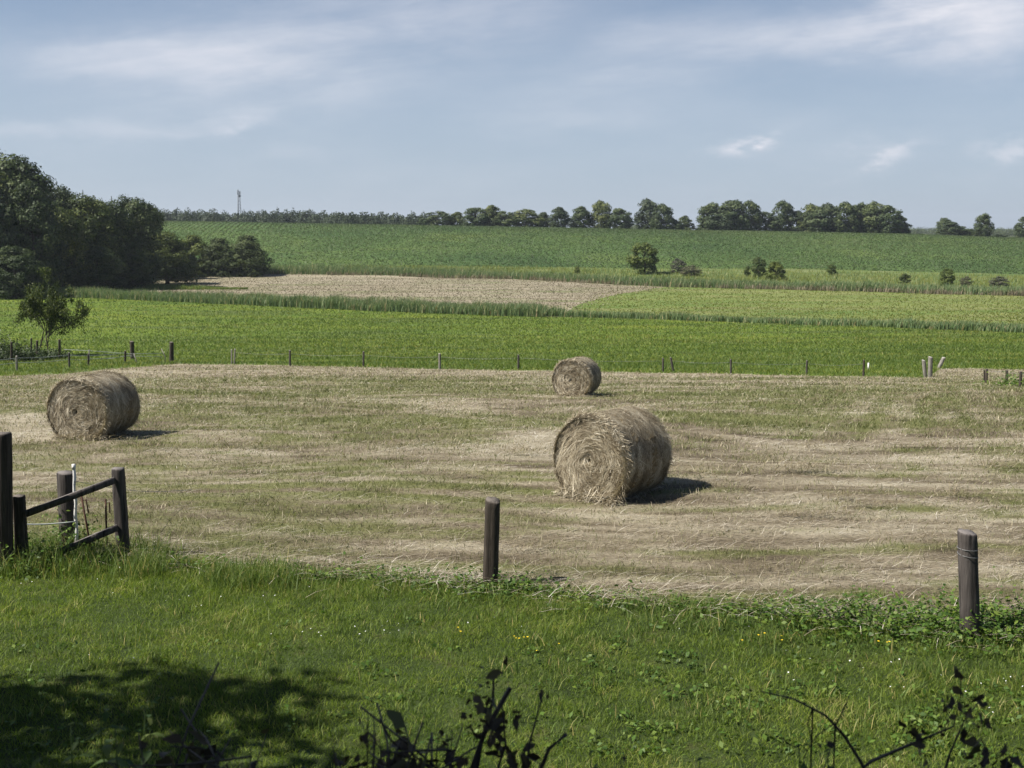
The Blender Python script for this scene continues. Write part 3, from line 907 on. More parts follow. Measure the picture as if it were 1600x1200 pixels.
for u, vt, dp, w, lab in [(302, 366, 325, 62, 'light green bushy tree, left one of the low clump beside the wood'),
                          (342, 371, 330, 56, 'green bushy tree in the middle of the low clump beside the wood'),
                          (386, 366, 335, 58, 'rounded dark bush tree ending the low clump beside the crop field'),
                          (266, 374, 318, 66, 'low dark bush joining the tall wood to the low clump')]:
    put_tree('warm', 'shrub', u, vt, None, w * 1.25, lab, 'bushy_tree', 'tree', 'low clump of trees beside the wood', vbase=430, sink=1.2)

# trees along the ridge
G2 = 'trees along the ridge above the crop'
RW = [('wide', 683, 330, 46, 'broad dark tree at the left end of the ridge row, beside the far wood'),
      ('oval', 714, 331, 28, 'narrow dark tree second in the ridge row from the far wood'),
      ('round', 744, 324, 36, 'dark rounded tree left of the tall tree in the ridge row'),
      ('oval', 769, 320, 30, 'tall dark crown peeping over the pale tree in the ridge row'),
      ('wide', 788, 330, 40, 'pale green broad tree in the ridge row'),
      ('wide', 822, 327, 44, 'wide dark tree right of the pale green tree on the ridge'),
      ('oval', 849, 331, 22, 'slim dark tree beside the first gap in the ridge row'),
      ('oval', 873, 323, 28, 'slender tree standing alone right of the first ridge gap'),
      ('oval', 907, 322, 32, 'oval tree left of the tallest tree of the ridge middle'),
      ('tall', 940, 313, 34, 'tallest tree of the three in the ridge middle'),
      ('round', 970, 325, 34, 'rounded tree right of the tallest tree in the ridge middle'),
      ('tall', 1012, 310, 32, 'tall tree of the isolated pair on the ridge, left one'),
      ('tall', 1034, 318, 30, 'lower tree of the isolated pair on the ridge, right one'),
      ('shrub', 1052, 342, 24, 'low bush at the foot of the isolated ridge pair'),
      ('shrub', 1070, 337, 27, 'dark round bush right of the isolated ridge pair'),
      ('shrub', 1096, 350, 22, 'small dark bush at the left foot of the dense ridge copse')]
for kd, u, vt, w, lab in RW:
    put_tree('far', kd, u, vt, 640 + rng.uniform(-4, 10), w * 1.25, lab, 'bush' if kd == 'shrub' else 'tree', 'bush' if kd == 'shrub' else 'tree', G2, sink=1.6)
CW = [('tall', 1113, 316, 36, 'leftmost tall tree of the dense ridge copse'), ('round', 1142, 312, 46, 'second tree from the left in the dense ridge copse, highest of its left part'),
      ('tall', 1170, 313, 34, 'third tree from the left in the dense ridge copse, before the dip'), ('wide', 1196, 331, 36, 'low tree in the dip of the dense ridge copse'),
      ('tall', 1222, 313, 34, 'pointed tree just right of the dip in the dense ridge copse'), ('oval', 1246, 329, 32, 'lower tree right of the pointed tree in the ridge copse'),
      ('tall', 1268, 318, 34, 'sixth tall tree of the ridge copse, left of its level top'), ('tall', 1294, 317, 36, 'tree at the left of the level top of the ridge copse'),
      ('tall', 1320, 315, 36, 'tree in the middle of the level top of the ridge copse'), ('tall', 1344, 316, 34, 'tree right of the middle of the level copse top'),
      ('tall', 1368, 314, 36, 'tall tree near the right end of the ridge copse'), ('round', 1390, 320, 38, 'rounded tree at the right end of the ridge copse'),
      ('shrub', 1408, 337, 26, 'low tree closing the right end of the ridge copse'), ('tall', 1128, 322, 44, 'low filling tree at the foot of the copse left part'),
      ('tall', 1282, 322, 46, 'low filling tree at the foot of the copse right part'), ('tall', 1356, 321, 46, 'low filling tree at the foot of the copse right end')]
for kd, u, vt, w, lab in CW:
    put_tree('far', kd, u, vt, 636 + rng.uniform(-3, 8), w * 1.24, lab, 'tree', 'tree', 'trees of the dense copse on the ridge', sink=1.6)
for kd, u, vt, dp, w, lab in [('round', 1477, 340, 700, 26, 'dark tree behind the broad bush on the right ridge'),
                              ('shrub', 1486, 346, 645, 42, 'broad light bush on the right ridge below the dark tree'),
                              ('shrub', 1516, 358, 645, 32, 'low dark bush between the broad bush and the single tree'),
                              ('tall', 1538, 333, 640, 30, 'single upright tree on the right ridge'),
                              ('shrub', 1560, 366, 650, 26, 'small low bush right of the single upright tree'),
                              ('round', 1604, 338, 700, 34, 'tree cut by the right frame edge on the ridge'),
                              ('shrub', 1588, 372, 645, 40, 'long low hedge bush at the right frame edge')]:
    put_tree('far', kd, u, vt, dp, w, lab, 'bush' if kd == 'shrub' else 'tree', 'bush' if kd == 'shrub' else 'tree', 'trees at the right end of the ridge')

# far woods, read as one mass
def far_wood(name, spans, label):
    g = Geo()
    for (u0, u1, v0, v1, d0, d1, step) in spans:
        for u in np.arange(u0, u1, step):
            D = rng.uniform(d0, d1)
            T = at(u, np.interp(u, [u0, u1], [v0, v1]) + rng.normal(0, 1.3), D)
            zb = float(H(T.x, D)); hh = max(T.z - zb, 4)
            w = step * 3.4 / F * D * rng.uniform(.8, 1.4)
            n = 1300
            d = rng.normal(0, 1, (n, 3)); d /= np.linalg.norm(d, axis=1, keepdims=True)
            rr = rng.uniform(.6, 1.05, n)[:, None]
            lob = (1 + .25 * np.sin(d[:, :1] * 7 + D) * np.cos(d[:, 2:] * 6 + u))
            C = np.array([T.x, D, zb + hh * .45]) + d * rr * lob * np.array([w * .5, w * .5, hh * .56])
            g.leaves(C, d + rng.normal(0, .5, d.shape), rng.uniform(.7, 1.5, n), rng.random(n) * .6 + .05)
    o = g.build(name, M['leaf_mid'])
    return stuff(o, label, 'wood')


far_wood('far_wood', [(232, 330, 330, 330, 820, 900, 8), (330, 480, 332, 331, 820, 900, 8), (480, 520, 329, 333, 800, 860, 8), (520, 668, 333, 336, 760, 850, 8)],
         'long distant wood behind the crop hill, from the dark wood to the ridge row')
far_wood('horizon_wood', [(1412, 1625, 356, 357, 1500, 1900, 9), (985, 1005, 350, 350, 1200, 1300, 9)], 'thin blue distant woodland on the right horizon')

# single bushes on the rough strip
for lod, kd, u, vt, vb, w, lab, nm in [('bush', 'round', 1007, 377, 428, 50, 'large dark round tree standing alone in the rough strip', 'tree'),
                                       ('grey', 'shrub', 1060, 403, 426, 28, 'grey-green round bush right of the lone dark tree', 'bush'),
                                       ('grey', 'shrub', 1080, 414, 431, 36, 'low greyish bush in front of the grey-green round bush', 'bush'),
                                       ('bush', 'shrub', 1168, 415, 432, 12, 'tiny dark bush left of the tall thin shrub', 'bush'),
                                       ('bush', 'round', 1186, 400, 434, 24, 'tall thin pale shrub beside the dark twin bush', 'shrub'),
                                       ('bush', 'shrub', 1211, 408, 438, 34, 'dark bush right of the tall thin pale shrub', 'bush'),
                                       ('bush', 'round', 1300, 412, 430, 15, 'small round bush alone right of the twin shrubs', 'bush'),
                                       ('bush', 'shrub', 1414, 427, 444, 20, 'low dark bush in the rough strip towards the right', 'bush'),
                                       ('bush', 'round', 1480, 418, 448, 24, 'pale upright shrub in the rough strip towards the right', 'shrub'),
                                       ('grey', 'shrub', 1510, 431, 448, 22, 'low grey bush right of the pale upright shrub', 'bush'),
                                       ('bush', 'shrub', 902, 416, 428, 10, 'tiny dark bush left of the lone dark tree', 'bush'),
                                       ('grey', 'shrub', 1562, 431, 450, 34, 'wide low grey-green bush near the right frame edge', 'bush')]:
    put_tree(lod, kd, u, vt, None, w, lab, nm, 'tree' if nm == 'tree' else 'bush', 'bushes in the rough strip' if nm != 'tree' else None, vbase=vb)

# trees behind and beside the photographer: they cast the shade on the near grass
def shade_tree(x, y, h, w, label, key):
    z = float(H(x, y))
    o = dup(PROTO[key], (x, y, z), 1.3, (w / 7.6, w / 7.6, (h) / 9.9)); o.name = 'garden_tree'
    for c in o.children: c.name = c.name.split('.')[0]
    tag(o, label, 'tree')
    return o


shade_tree(-9.8, 7.5, 8.6, 7.0, 'leafy garden tree beside the lawn, left of the view', ('shade', 'round', 47))
shade_tree(-5.2, 0.9, 12.0, 8.5, 'tall garden tree with a high crown beside the bank, left of the view', ('near', 'high', 19))
for ky, o in PROTO.items():
    for c in list(o.children): bpy.data.objects.remove(c)
    bpy.data.objects.remove(o)

# small crooked tree at the left fence
def branchy_tree(base, H0, seed, extra=()):
    r = np.random.default_rng(seed)
    t = Geo(); tips = []
    def grow(p, d, L, rad, lvl):
        pts = [p]; q = p.copy(); dd = d.copy()
        for i in range(4):
            dd = dd + r.normal(0, .16, 3); dd /= np.linalg.norm(dd); q = q + dd * L / 4; pts.append(q.copy())
        t.tube(pts, np.linspace(rad, rad * .62, 5), 7 if lvl < 2 else 5, wob=.06)
        if lvl >= 2: tips.extend([(pts[2], lvl), (pts[4], lvl)])
        if lvl == 4: return
        for j in range(3 if lvl < 2 else 2):
            nd = dd + r.normal(0, .55, 3) + np.array([0, 0, .22]); nd /= np.linalg.norm(nd)
            grow(pts[-1] if j < 2 else pts[2], nd, L * r.uniform(.62, .85), rad * .6, lvl + 1)
    grow(np.array([-.9, 0, 0.]), np.array([.18, 0, 1.]), H0 * .30, .085, 0)
    grow(np.array([.25, .1, 0.]), np.array([.0, 0, 1.]), H0 * .24, .10, 0)
    grow(np.array([.25, .1, H0 * .20]), np.array([.8, 0, .75]), H0 * .30, .06, 1)
    root = empty('crooked_tree', base)
    t.build('trunk', M['bark'], root)
    g = Geo()
    C = []; 
    for p, lv in tips:
        k_ = r.integers(26, 70) if p[2] > H0 * .4 else r.integers(6, 34)
        C.append(p + r.normal(0, .19, (k_, 3)))
    C = np.concatenate([c for c in C if len(c)])
    C = np.concatenate([C, np.array([.35, 0, H0 * .93]) + r.normal(0, 1, (420, 3)) * np.array([.32, .3, .28])])
    C = C[C[:, 2] < H0 * .96]
    C = np.concatenate([C] + [np.array(base_rel) + r.normal(0, 1, (int(170 * q_), 3)) * np.array([.36, .36, .30]) * q_ for base_rel, q_ in extra])
    g.leaves(C, r.normal(0, 1, C.shape), r.uniform(.10, .21, len(C)), r.random(len(C)))
    g.build('crown', M['leaf_dark'], root)
    return root


b = hit(72, 556)
tr = branchy_tree(tuple(b), (556 - 425) / F * b[1], 12, [(np.array(at(u_, v_, b[1] + rng.normal(0, .4))) - np.array(b), q_) for u_, v_, q_ in [(78, 446, .7), (66, 462, .9), (50, 474, .8), (40, 488, .6), (92, 468, 1.), (110, 474, .8), (124, 464, .6), (90, 492, 1.), (70, 492, .9), (108, 494, .6), (56, 506, .6), (84, 512, .8), (128, 478, .4), (98, 456, .6)]])
tr.scale = (.74, .74, 1.10)
tag(tr, 'small crooked sparse tree with two stems at the left fence', 'tree')
for px, py, w, hpx, lab in [(30, 562, 44, 40, 'dark low bush under the crooked tree, left'), (6, 566, 40, 46, 'dark bush at the left frame edge under the crooked tree'), (86, 556, 30, 22, 'low bush at the right foot of the crooked tree')]:
    pass


# ------------------------------------------------------------------ round bales
def bale(loc, heading, D, Lg, seed, nstraw, label, tw=1.0):  # tw: strand width
    """axis along local -Y; the lit face looks along heading (radians from -Y towards -X)"""
    r = np.random.default_rng(seed)
    R = D / 2
    seg, rings, ln = 120, 26, 26
    root = empty('hay_bale', loc, -heading)
    a = np.linspace(0, 2 * math.pi, seg, endpoint=False)
    ov = 1 + .018 * np.sin(a * 3 + seed) + .012 * np.sin(a * 5 + seed * 2) + r.normal(0, .006, seg)
    flat = lambda z: np.where(z < -R * .90, -R * .90 + (z + R * .90) * .25, z)
    def prof(fr, face):
        """offset along the axis for the flat ends"""
        return 0
    V = []; Q = []
    def ring(rad, yv, jr=.012, jy=.012):
        rr = rad * ov * (1 + r.normal(0, jr, seg))
        x = np.cos(a) * rr; z = flat(np.sin(a) * rr)
        V.append(np.stack([x, yv + r.normal(0, jy, seg), z + R * .925], 1)); return len(V) - 1
    for i in range(rings):                                   # front face, centre outwards, wound in a spiral
        f_ = (i + .3) / rings
        spiral = .014 * np.sin(2 * math.pi * (f_ * 7 - a / (2 * math.pi)) + seed) + .022 * vnoise(np.cos(a) * f_ * 3, np.sin(a) * f_ * 3, .5, seed)
        dome = -Lg / 2 - .05 * (1 - f_ ** 2) + .035 * math.exp(-(f_ / .10) ** 2)
        rr = R * .985 * f_ * ov
        V.append(np.stack([np.cos(a) * rr, dome + spiral + r.normal(0, .008, seg), flat(np.sin(a) * rr) + R * .925], 1))
    for i in range(ln + 1):
        t = i / ln
        e = min(t, 1 - t) * Lg
        rad = R * (1 - .045 * math.exp(-(e / .045))) * (1 + .014 * math.sin(t * 17 + seed) + .022 * vnoise(np.cos(a) * 2 + t * 3, np.sin(a) * 2, .7, seed + 3))
        ring(rad, -Lg / 2 + .02 + t * (Lg - .04), .008, .004)
    for i in range(rings):
        f_ = 1 - (i + .7) / rings
        rr = R * .985 * f_ * ov
        V.append(np.stack([np.cos(a) * rr, Lg / 2 + .04 * (1 - f_ ** 2) + r.normal(0, .008, seg), flat(np.sin(a) * rr) + R * .925], 1))
    m = len(V)
    q = []
    for i in range(m - 1):
        j = np.arange(seg)
        q.append(np.stack([i * seg + j, i * seg + (j + 1) % seg, (i + 1) * seg + (j + 1) % seg, (i + 1) * seg + j], 1))
    VV = np.concatenate(V)
    cap0 = len(VV); VV = np.concatenate([VV, [[0, -Lg / 2 + .06, R * .925], [0, Lg / 2 + .04, R * .925]]])
    j = np.arange(seg)
    T = np.concatenate([np.stack([np.full(seg, cap0), (j + 1) % seg, j], 1), np.stack([np.full(seg, cap0 + 1), (m - 1) * seg + j, (m - 1) * seg + (j + 1) % seg], 1)])
    mesh('bale_core', VV, T, np.concatenate(q), [M['bale']], root, {'rnd': np.full(len(VV), .5)}, smooth=True)
    # straw coat: strands follow the winding
    n1 = int(nstraw * .5); n2 = nstraw - n1
    def strands(C, tdir, outd, L, w, mixr, nm, rnd, droop):
        n = len(C)
        nrm = np.cross(tdir, outd); nrm /= np.linalg.norm(nrm, axis=1, keepdims=True)
        side = nrm * (w * .5)[:, None]
        p0 = C - tdir * (L * .5)[:, None] - outd * .015
        p1 = C + outd * .012
        p2 = C + tdir * (L * .5)[:, None] + outd * droop[:, None]
        p2[:, 2] -= np.abs(droop) * .5
        p0[:, 2] = np.maximum(p0[:, 2], .01); p1[:, 2] = np.maximum(p1[:, 2], .01); p2[:, 2] = np.maximum(p2[:, 2], .01)
        Vs = np.stack([p0 - side, p0 + side, p1 + side, p1 - side, p2], 1).reshape(-1, 3)
        b_ = np.arange(n) * 5
        return mesh(nm, Vs, np.stack([b_ + 3, b_ + 2, b_ + 4], 1), np.stack([b_, b_ + 1, b_ + 2, b_ + 3], 1), [M['bale_straw']], root, {'rnd': np.repeat(rnd, 5)})
    def patchy(u, v, s): return .5 + .28 * vnoise(u, v, .09, s) + .25 * vnoise(u, v, .3, s + 1)
    # face
    th = r.uniform(0, 2 * math.pi, n1); f_ = np.sqrt(r.uniform(.002, 1, n1))
    rr = R * 1.0 * f_ * np.interp(th, a, ov, period=2 * math.pi)
    C = np.stack([np.cos(th) * rr, -Lg / 2 - .05 * (1 - f_ ** 2) + .035 * np.exp(-(f_ / .10) ** 2) + .014 * np.sin(2 * math.pi * (f_ * 7 - th / (2 * math.pi)) + seed) + .022 * vnoise(np.cos(th) * f_ * 3, np.sin(th) * f_ * 3, .5, seed) - .01, flat(np.sin(th) * rr) + R * .925], 1)
    ta = th + math.pi / 2 + r.normal(.08, .32, n1) + .55 * vnoise(np.cos(th) * f_, np.sin(th) * f_, .22, seed + 9)
    tdir = np.stack([np.cos(ta), r.normal(0, .14, n1), np.sin(ta)], 1); tdir /= np.linalg.norm(tdir, axis=1, keepdims=True)
    outd = np.tile(np.array([0, -1., 0]), (n1, 1)) + r.normal(0, .15, (n1, 3))
    rn = np.clip(patchy(f_ * R * 2.6, th * .8, seed) + .17 * np.sin(2 * math.pi * (f_ * 7 - th / (2 * math.pi)) + seed) * (.6 + .5 * vnoise(np.cos(th), np.sin(th), .5, seed)) + .05 + r.normal(0, .22, n1), 0, 1)
    strands(C, tdir, outd, r.uniform(.12, .36, n1), r.uniform(.004, .008, n1) * tw, 0, 'face_straw', rn, np.abs(r.normal(0, .028, n1)))
    # wrapped side, back and rim
    th = r.uniform(0, 2 * math.pi, n2)
    yv = r.uniform(-Lg / 2, Lg / 2, n2); rim = r.random(n2) < .22
    yv[rim] = np.where(r.random(rim.sum()) < .6, -Lg / 2, Lg / 2) + r.normal(0, .03, rim.sum())
    rr = R * np.interp(th, a, ov, period=2 * math.pi) * (1 + r.normal(0, .006, n2))
    C = np.stack([np.cos(th) * rr, yv, flat(np.sin(th) * rr) + R * .925], 1)
    outd = np.stack([np.cos(th), np.zeros(n2), np.sin(th)], 1)
    tl = r.normal(0, .55, n2) + .5 * vnoise(yv, th * R, .2, seed + 11)
    tdir = np.stack([-np.sin(th) * np.cos(tl), np.sin(tl), np.cos(th) * np.cos(tl)], 1)
    tdir[r.random(n2) < .5] *= -1
    rn = np.clip(patchy(yv * 3, th * .7, seed + 5) + r.normal(0, .20, n2), 0, 1)
    strands(C, tdir, outd + r.normal(0, .05, (n2, 3)), r.uniform(.14, .42, n2) * np.where(rim, .8, 1), r.uniform(.004, .008, n2) * tw, 0, 'side_straw', rn, np.abs(r.normal(0, .030, n2)) * np.where(rim, 1.8, 1.0) * np.where(np.sin(th) > .3, 1.2, .35))
    # a shaggy rim: long wisps hanging off both edges
    nw = nstraw // 14
    th = r.uniform(0, 2 * math.pi, nw); fr = r.random(nw) < .7
    C = np.stack([np.cos(th) * R * .99, np.where(fr, -Lg / 2, Lg / 2) + r.normal(0, .03, nw), flat(np.sin(th) * R * .99) + R * .925], 1)
    tdir = np.stack([-np.sin(th) * .8 + r.normal(0, .3, nw), r.normal(0, .5, nw), np.cos(th) * .8 + r.normal(0, .3, nw) - .35], 1); tdir /= np.linalg.norm(tdir, axis=1, keepdims=True)
    outd = np.stack([np.cos(th), np.where(fr, -.5, .5), np.sin(th)], 1)
    strands(C, tdir, outd, r.uniform(.10, .30, nw), r.uniform(.004, .007, nw) * tw, 0, 'rim_straw', np.clip(r.normal(.6, .22, nw), 0, 1), np.abs(r.normal(0, .06, nw)))
    # straw heaped at the foot
    nf = nstraw // 9
    th = r.uniform(0, 2 * math.pi, nf)
    fx = r.uniform(-R * .8, R * .8, nf); fy = np.where(r.random(nf) < .7, -Lg / 2 - np.abs(r.normal(0, .09, nf)), r.uniform(-Lg / 2, Lg / 2, nf))
    C = np.stack([fx, fy, np.abs(r.normal(.03, .05, nf))], 1)
    tdir = np.stack([np.cos(th), np.sin(th) * .7 - .2, r.normal(.0, .35, nf)], 1); tdir /= np.linalg.norm(tdir, axis=1, keepdims=True)
    strands(C, tdir, np.tile([0, 0, 1.], (nf, 1)) + r.normal(0, .2, (nf, 3)), r.uniform(.12, .4, nf), r.uniform(.005, .010, nf) * tw, 0, 'foot_straw', np.clip(r.normal(.6, .25, nf), 0, 1), np.abs(r.normal(0, .02, nf)))
    return tag(root, label, 'hay bale', 'round hay bales on the mown field')


m, k = material('bale_core_hay', .95, .1)
oc = k.new('ShaderNodeTexCoord').outputs['Object']
f = k.noise(oc, 38, 6, .7, .4); f2 = k.noise(oc, 7, 4, .6)
c = k.ramp(k.math('MULTIPLY_ADD', f, .6, k.math('MULTIPLY', f2, .4)), [(.34, (.085, .062, .034)), (.5, (.20, .155, .088)), (.68, (.34, .275, .17))])
k.l.new(c, k.p.inputs['Base Color']); bump(k, f, .9, .03)
M['bale'] = m
M['bale_straw'] = mat_blades('bale_straw', [(0, (.080, .060, .036)), (.25, (.18, .142, .088)), (.52, (.33, .278, .19)), (.80, (.50, .445, .335)), (1, (.68, .62, .50))], .05, rough=.6)


def bale_at(pxc, pybase, heading_deg, D, Lg, *a, **kw):
    b_ = hit(pxc, pybase)                                # under the middle of the lit face
    hd = math.radians(heading_deg)
    off = Vector((math.sin(hd), math.cos(hd), 0)) * (Lg / 2)
    loc = (b_[0] + off.x, b_[1] + off.y, float(H(b_[0] + off.x, b_[1] + off.y)) - .02)
    return bale(loc, hd, D, Lg, *a, **kw)


bale_at(923, 779, 40, 1.40, 1.20, 3, 44000, 'largest nearest round hay bale with dark side and long shadow')
bale_at(124, 686, 13, 1.42, 1.25, 8, 32000, 'round hay bale standing on the left of the field', tw=1.25)
bale_at(893, 619, 21, 1.42, 1.20, 14, 20000, 'small-looking far round hay bale near the wire fence', tw=1.8)


# ------------------------------------------------------------------ posts, gate, fences
def post_shape(g, base, top, r0, r1, seg=20, rough=.035, chop=0.0, seed=0, square=0.0):
    r = np.random.default_rng(seed + 50)
    base = np.asarray(base, float); top = np.asarray(top, float)
    m = 14
    pts = [base + (top - base) * t for t in list(np.linspace(0, .985, m - 1)) + [1.0]]
    a = np.linspace(0, 2 * math.pi, seg, endpoint=False)
    lob = 1 + r.normal(0, rough, seg)
    if square: lob = lob * (1 / np.maximum(np.abs(np.cos(a)), np.abs(np.sin(a)))) ** square
    V = []
    for i, p in enumerate(pts):
        t = i / (m - 1)
        rad = (r0 + (r1 - r0) * t) * (1 - .05 * (i == m - 1)) * lob * (1 + r.normal(0, rough * .3, seg))
        q = np.stack([p[0] + np.cos(a) * rad, p[1] + np.sin(a) * rad, np.full(seg, p[2])], 1)
        if i >= m - 2 and chop: q[:, 2] -= chop * (np.cos(a - 5.4) * .5 + .5) * (1 if i == m - 1 else .95) + r.normal(0, .003, seg)
        V.append(q)
    V = np.concatenate(V)
    Q = []
    for i in range(m - 1):
        for j in range(seg): Q.append((i * seg + j, i * seg + (j + 1) % seg, (i + 1) * seg + (j + 1) % seg, (i + 1) * seg + j))
    c = len(V); V = np.concatenate([V, [V[(m - 1) * seg:m * seg].mean(0)]])
    T = [(c, (m - 1) * seg + j, (m - 1) * seg + (j + 1) % seg) for j in range(seg)]
    g.add(V, Q, T)


def px_post(ub, vb, ut, vt, wpx, Y=None):
    """base on the ground under (ub, vb), top seen at (ut, vt)"""
    b_ = Vector(hit(ub, vb)) if Y is None else Vector(at(ub, vb, Y))
    t = at(ut, vt, b_.y)
    return b_, t, wpx / F * b_.y / 2


def thing_post(name, ub, vb, ut, vt, wpx, mat, label, cat='post', group=None, chop=.02, seed=0, square=0.0):
    b_, t, r = px_post(ub, vb, ut, vt, wpx)
    root = empty(name, b_)
    g = Geo(); rel = t - b_
    post_shape(g, (-rel.x * .08, 0, -.12), rel, r * 1.06, r, chop=chop, seed=seed, square=square)
    g.build('shaft', M[mat], root, smooth=False)
    tag(root, label, cat, group)
    return root, rel, r


G3 = 'stout wooden posts at the lawn edge'
thing_post('fence_post', 766, 914, 770, 778, 24, 'wood_dark', 'dark tarred wooden post at the lawn edge in the middle', group=G3, chop=.05, seed=1, square=.35)
rt, rel, r_ = thing_post('fence_post', 1516, 995, 1511, 829, 28, 'wood_grey', 'grey weathered wooden post with wire loops at the right lawn edge', group=G3, chop=.03, seed=2, square=.5)
for zt, dz in ((.835, .012), (.775, .03)):
    g = Geo(); a = np.linspace(0, 2 * math.pi, 25)
    g.tube(np.stack([rel.x * zt + np.cos(a) * r_ * 1.13, np.sin(a) * r_ * 1.13, rel.z * zt + dz * np.sin(a * .5 + 1)], 1), .004, 5, cap=False)
    g.build('wire_loop', M['wire'], rt)
thing_post('gate_post', 3, 892, 1, 677, 28, 'wood_dark', 'tall dark square post cut by the left frame edge', group=None, chop=0, seed=3, square=.8)
thing_post('fence_post', 108, 858, 102, 737, 25, 'wood_grey', 'thick grey round post behind the leaning rail frame', group=None, chop=.02, seed=5)

# rail frame: two posts and two sloping rails
b1, t1, r1 = px_post(35, 884, 29, 774, 17)
b2, t2, r2 = px_post(193, 868, 184, 731, 18)
root = empty('rail_frame', b1)
for (b_, t, r), sd_ in (((b1, t1, r1), 6), ((b2, t2, r2), 7)):
    g = Geo(); post_shape(g, b_ - b1 - Vector((0, 0, .12)), t - b1, r * 1.05, r, chop=.01, seed=sd_, square=.7); g.build('post', M['wood_grey'] if sd_ == 7 else M['wood_dark'], root)
for (u0, v0, u1, v1, tag0) in ((40, 803, 180, 750, 0), (94, 862, 184, 824, 1)):
    Y0 = b1.y + (b2.y - b1.y) * (u0 - 35) / 158 - .09; Y1 = b2.y - .09
    p0 = at(u0, v0, Y0) - b1; p1 = at(u1, v1, Y1) - b1
    g = Geo()
    d = np.array(p1 - p0); L_ = np.linalg.norm(d); d /= L_
    up = np.array([0, 0, 1.]) - d * d[2]; up /= np.linalg.norm(up); sdv = np.cross(d, up)
    R_ = np.stack([d, sdv, up], 1)
    g.box((np.array(p0) + np.array(p1)) / 2, (L_, .045, .085), R_)
    rl = g.build('rail', M['wood_grey'], root)
tag(root, 'weathered wooden rail frame of two posts and two sloping rails', 'fence')

# white pole and rusty rods beside it
b_, t, r = px_post(121, 866, 115, 726, 5)
root = empty('fence_pole', b_)
g = Geo(); rel = t - b_
zz = np.linspace(0, 1, 16)
g.tube([np.array(rel) * q + np.array([.008 * math.sin(q * 23), 0, -.1 * (1 - q)]) for q in zz], r * (1 + .12 * np.sin(zz * 31)), 8)
g.build('shaft', M['white_pole'], root)
g = Geo(); g.tube([rel * .95, rel * 1.005], r * 1.25, 8); g.build('pole_cap', M['white_pole'], root)
tag(root, 'thin white electric fence pole in front of the thick grey post', 'pole')
for (ub, vb, ut, vt, lab) in [(145, 873, 127, 774, 'leaning rusty iron rod right of the white pole'), (167, 856, 165, 780, 'upright rusty iron rod beside the right frame post')]:
    b_, t, r = px_post(ub, vb, ut, vt, 3.2)
    rel = t - b_
    g = Geo(); g.tube([(-rel.x * .05, 0, -.06), rel * .5, rel], r, 7)
    g.tube([rel * .92 + Vector((0, 0, 0)), rel * .92 + Vector((.05, 0, .01)), rel * .72 + Vector((.055, 0, 0))], r * .7, 6)
    o = g.build('iron_rod', M['rust']); o.location = b_
    tag(o, lab, 'rod', 'rusty rods by the rail frame')
# white tape from the frame edge to the pole
g = Geo(); Y = 15.2
p0, p1 = at(-30, 812, Y), at(119, 815, Y)
pts = [p0.lerp(p1, t) - Vector((0, 0, .05 * math.sin(t * 3.14))) for t in np.linspace(0, 1, 10)]
g.tube(pts, .011, 6)
o = g.build('fence_tape', M['tape']); tag(o, 'white electric fence tape running to the white pole', 'fence tape')
g = Geo(); pts = [at(119, 752, 15.4).lerp(at(300, 765, 19), t) - Vector((0, 0, .08 * math.sin(t * 3.14))) for t in np.linspace(0, 1, 14)]
g.tube(pts, .004, 5)
o = g.build('fence_wire', M['wire']); tag(o, 'thin wire running right from the white pole over the hay', 'wire')

# far wire fence along the meadow
root = empty('wire_fence', hit(687, 577))
rb = Vector(root.location)
tops = []
for i, (u, vb, vt, ut, w, mt) in enumerate([(362, 569, 546, 362, 3.0, 'wood_pale'), (366, 569, 545, 367, 3.2, 'wood_pale'), (453, 572, 547, 453, 4.2, 'wood_grey'), (568, 574, 549, 568, 4.0, 'wood_grey'), (687, 577, 552, 687, 5.0, 'wood_pale'),
                                              (810, 578, 554, 810, 4.2, 'wood_grey'), (1036, 582, 559, 1036, 4.0, 'wood_grey'), (1053, 582, 558, 1048, 4.6, 'wood_grey'), (1142, 584, 561, 1142, 4.0, 'wood_grey'),
                                              (1260, 586, 563, 1261, 4.2, 'wood_grey'), (1349, 590, 562, 1350, 4.4, 'wood_dark')]):
    b_, t, r = px_post(u, vb, ut, vt, w * .8)
    g = Geo(); post_shape(g, b_ - rb - Vector((0, 0, .15)), t - rb, r, r * .95, seg=8, chop=.04, seed=i)
    g.build('post', M[mt], root)
    tops.append(b_ + (t - b_) * .78 - rb)
g = Geo(); w2 = Geo()
for a_, c_ in zip(tops[1:-1], tops[2:]):
    if (c_ - a_).length < 1.2: continue
    pts = [a_.lerp(c_, t) - Vector((0, 0, .10 * math.sin(t * 3.14))) for t in np.linspace(0, 1, 9)]
    g.tube(pts, .006, 5)
g.build('wire', M['wire'], root)
tag(root, 'long wire fence with thin grey posts between hay field and green meadow', 'fence')
b_, t, r = px_post(1357, 578, 1357, 567, 2.6)
g = Geo(); g.tube([(0, 0, -.1), t - b_], r, 6); o = g.build('marker_stick', M['white_pole']); o.location = b_
tag(o, 'short thin white stick behind the far wire fence', 'stick')

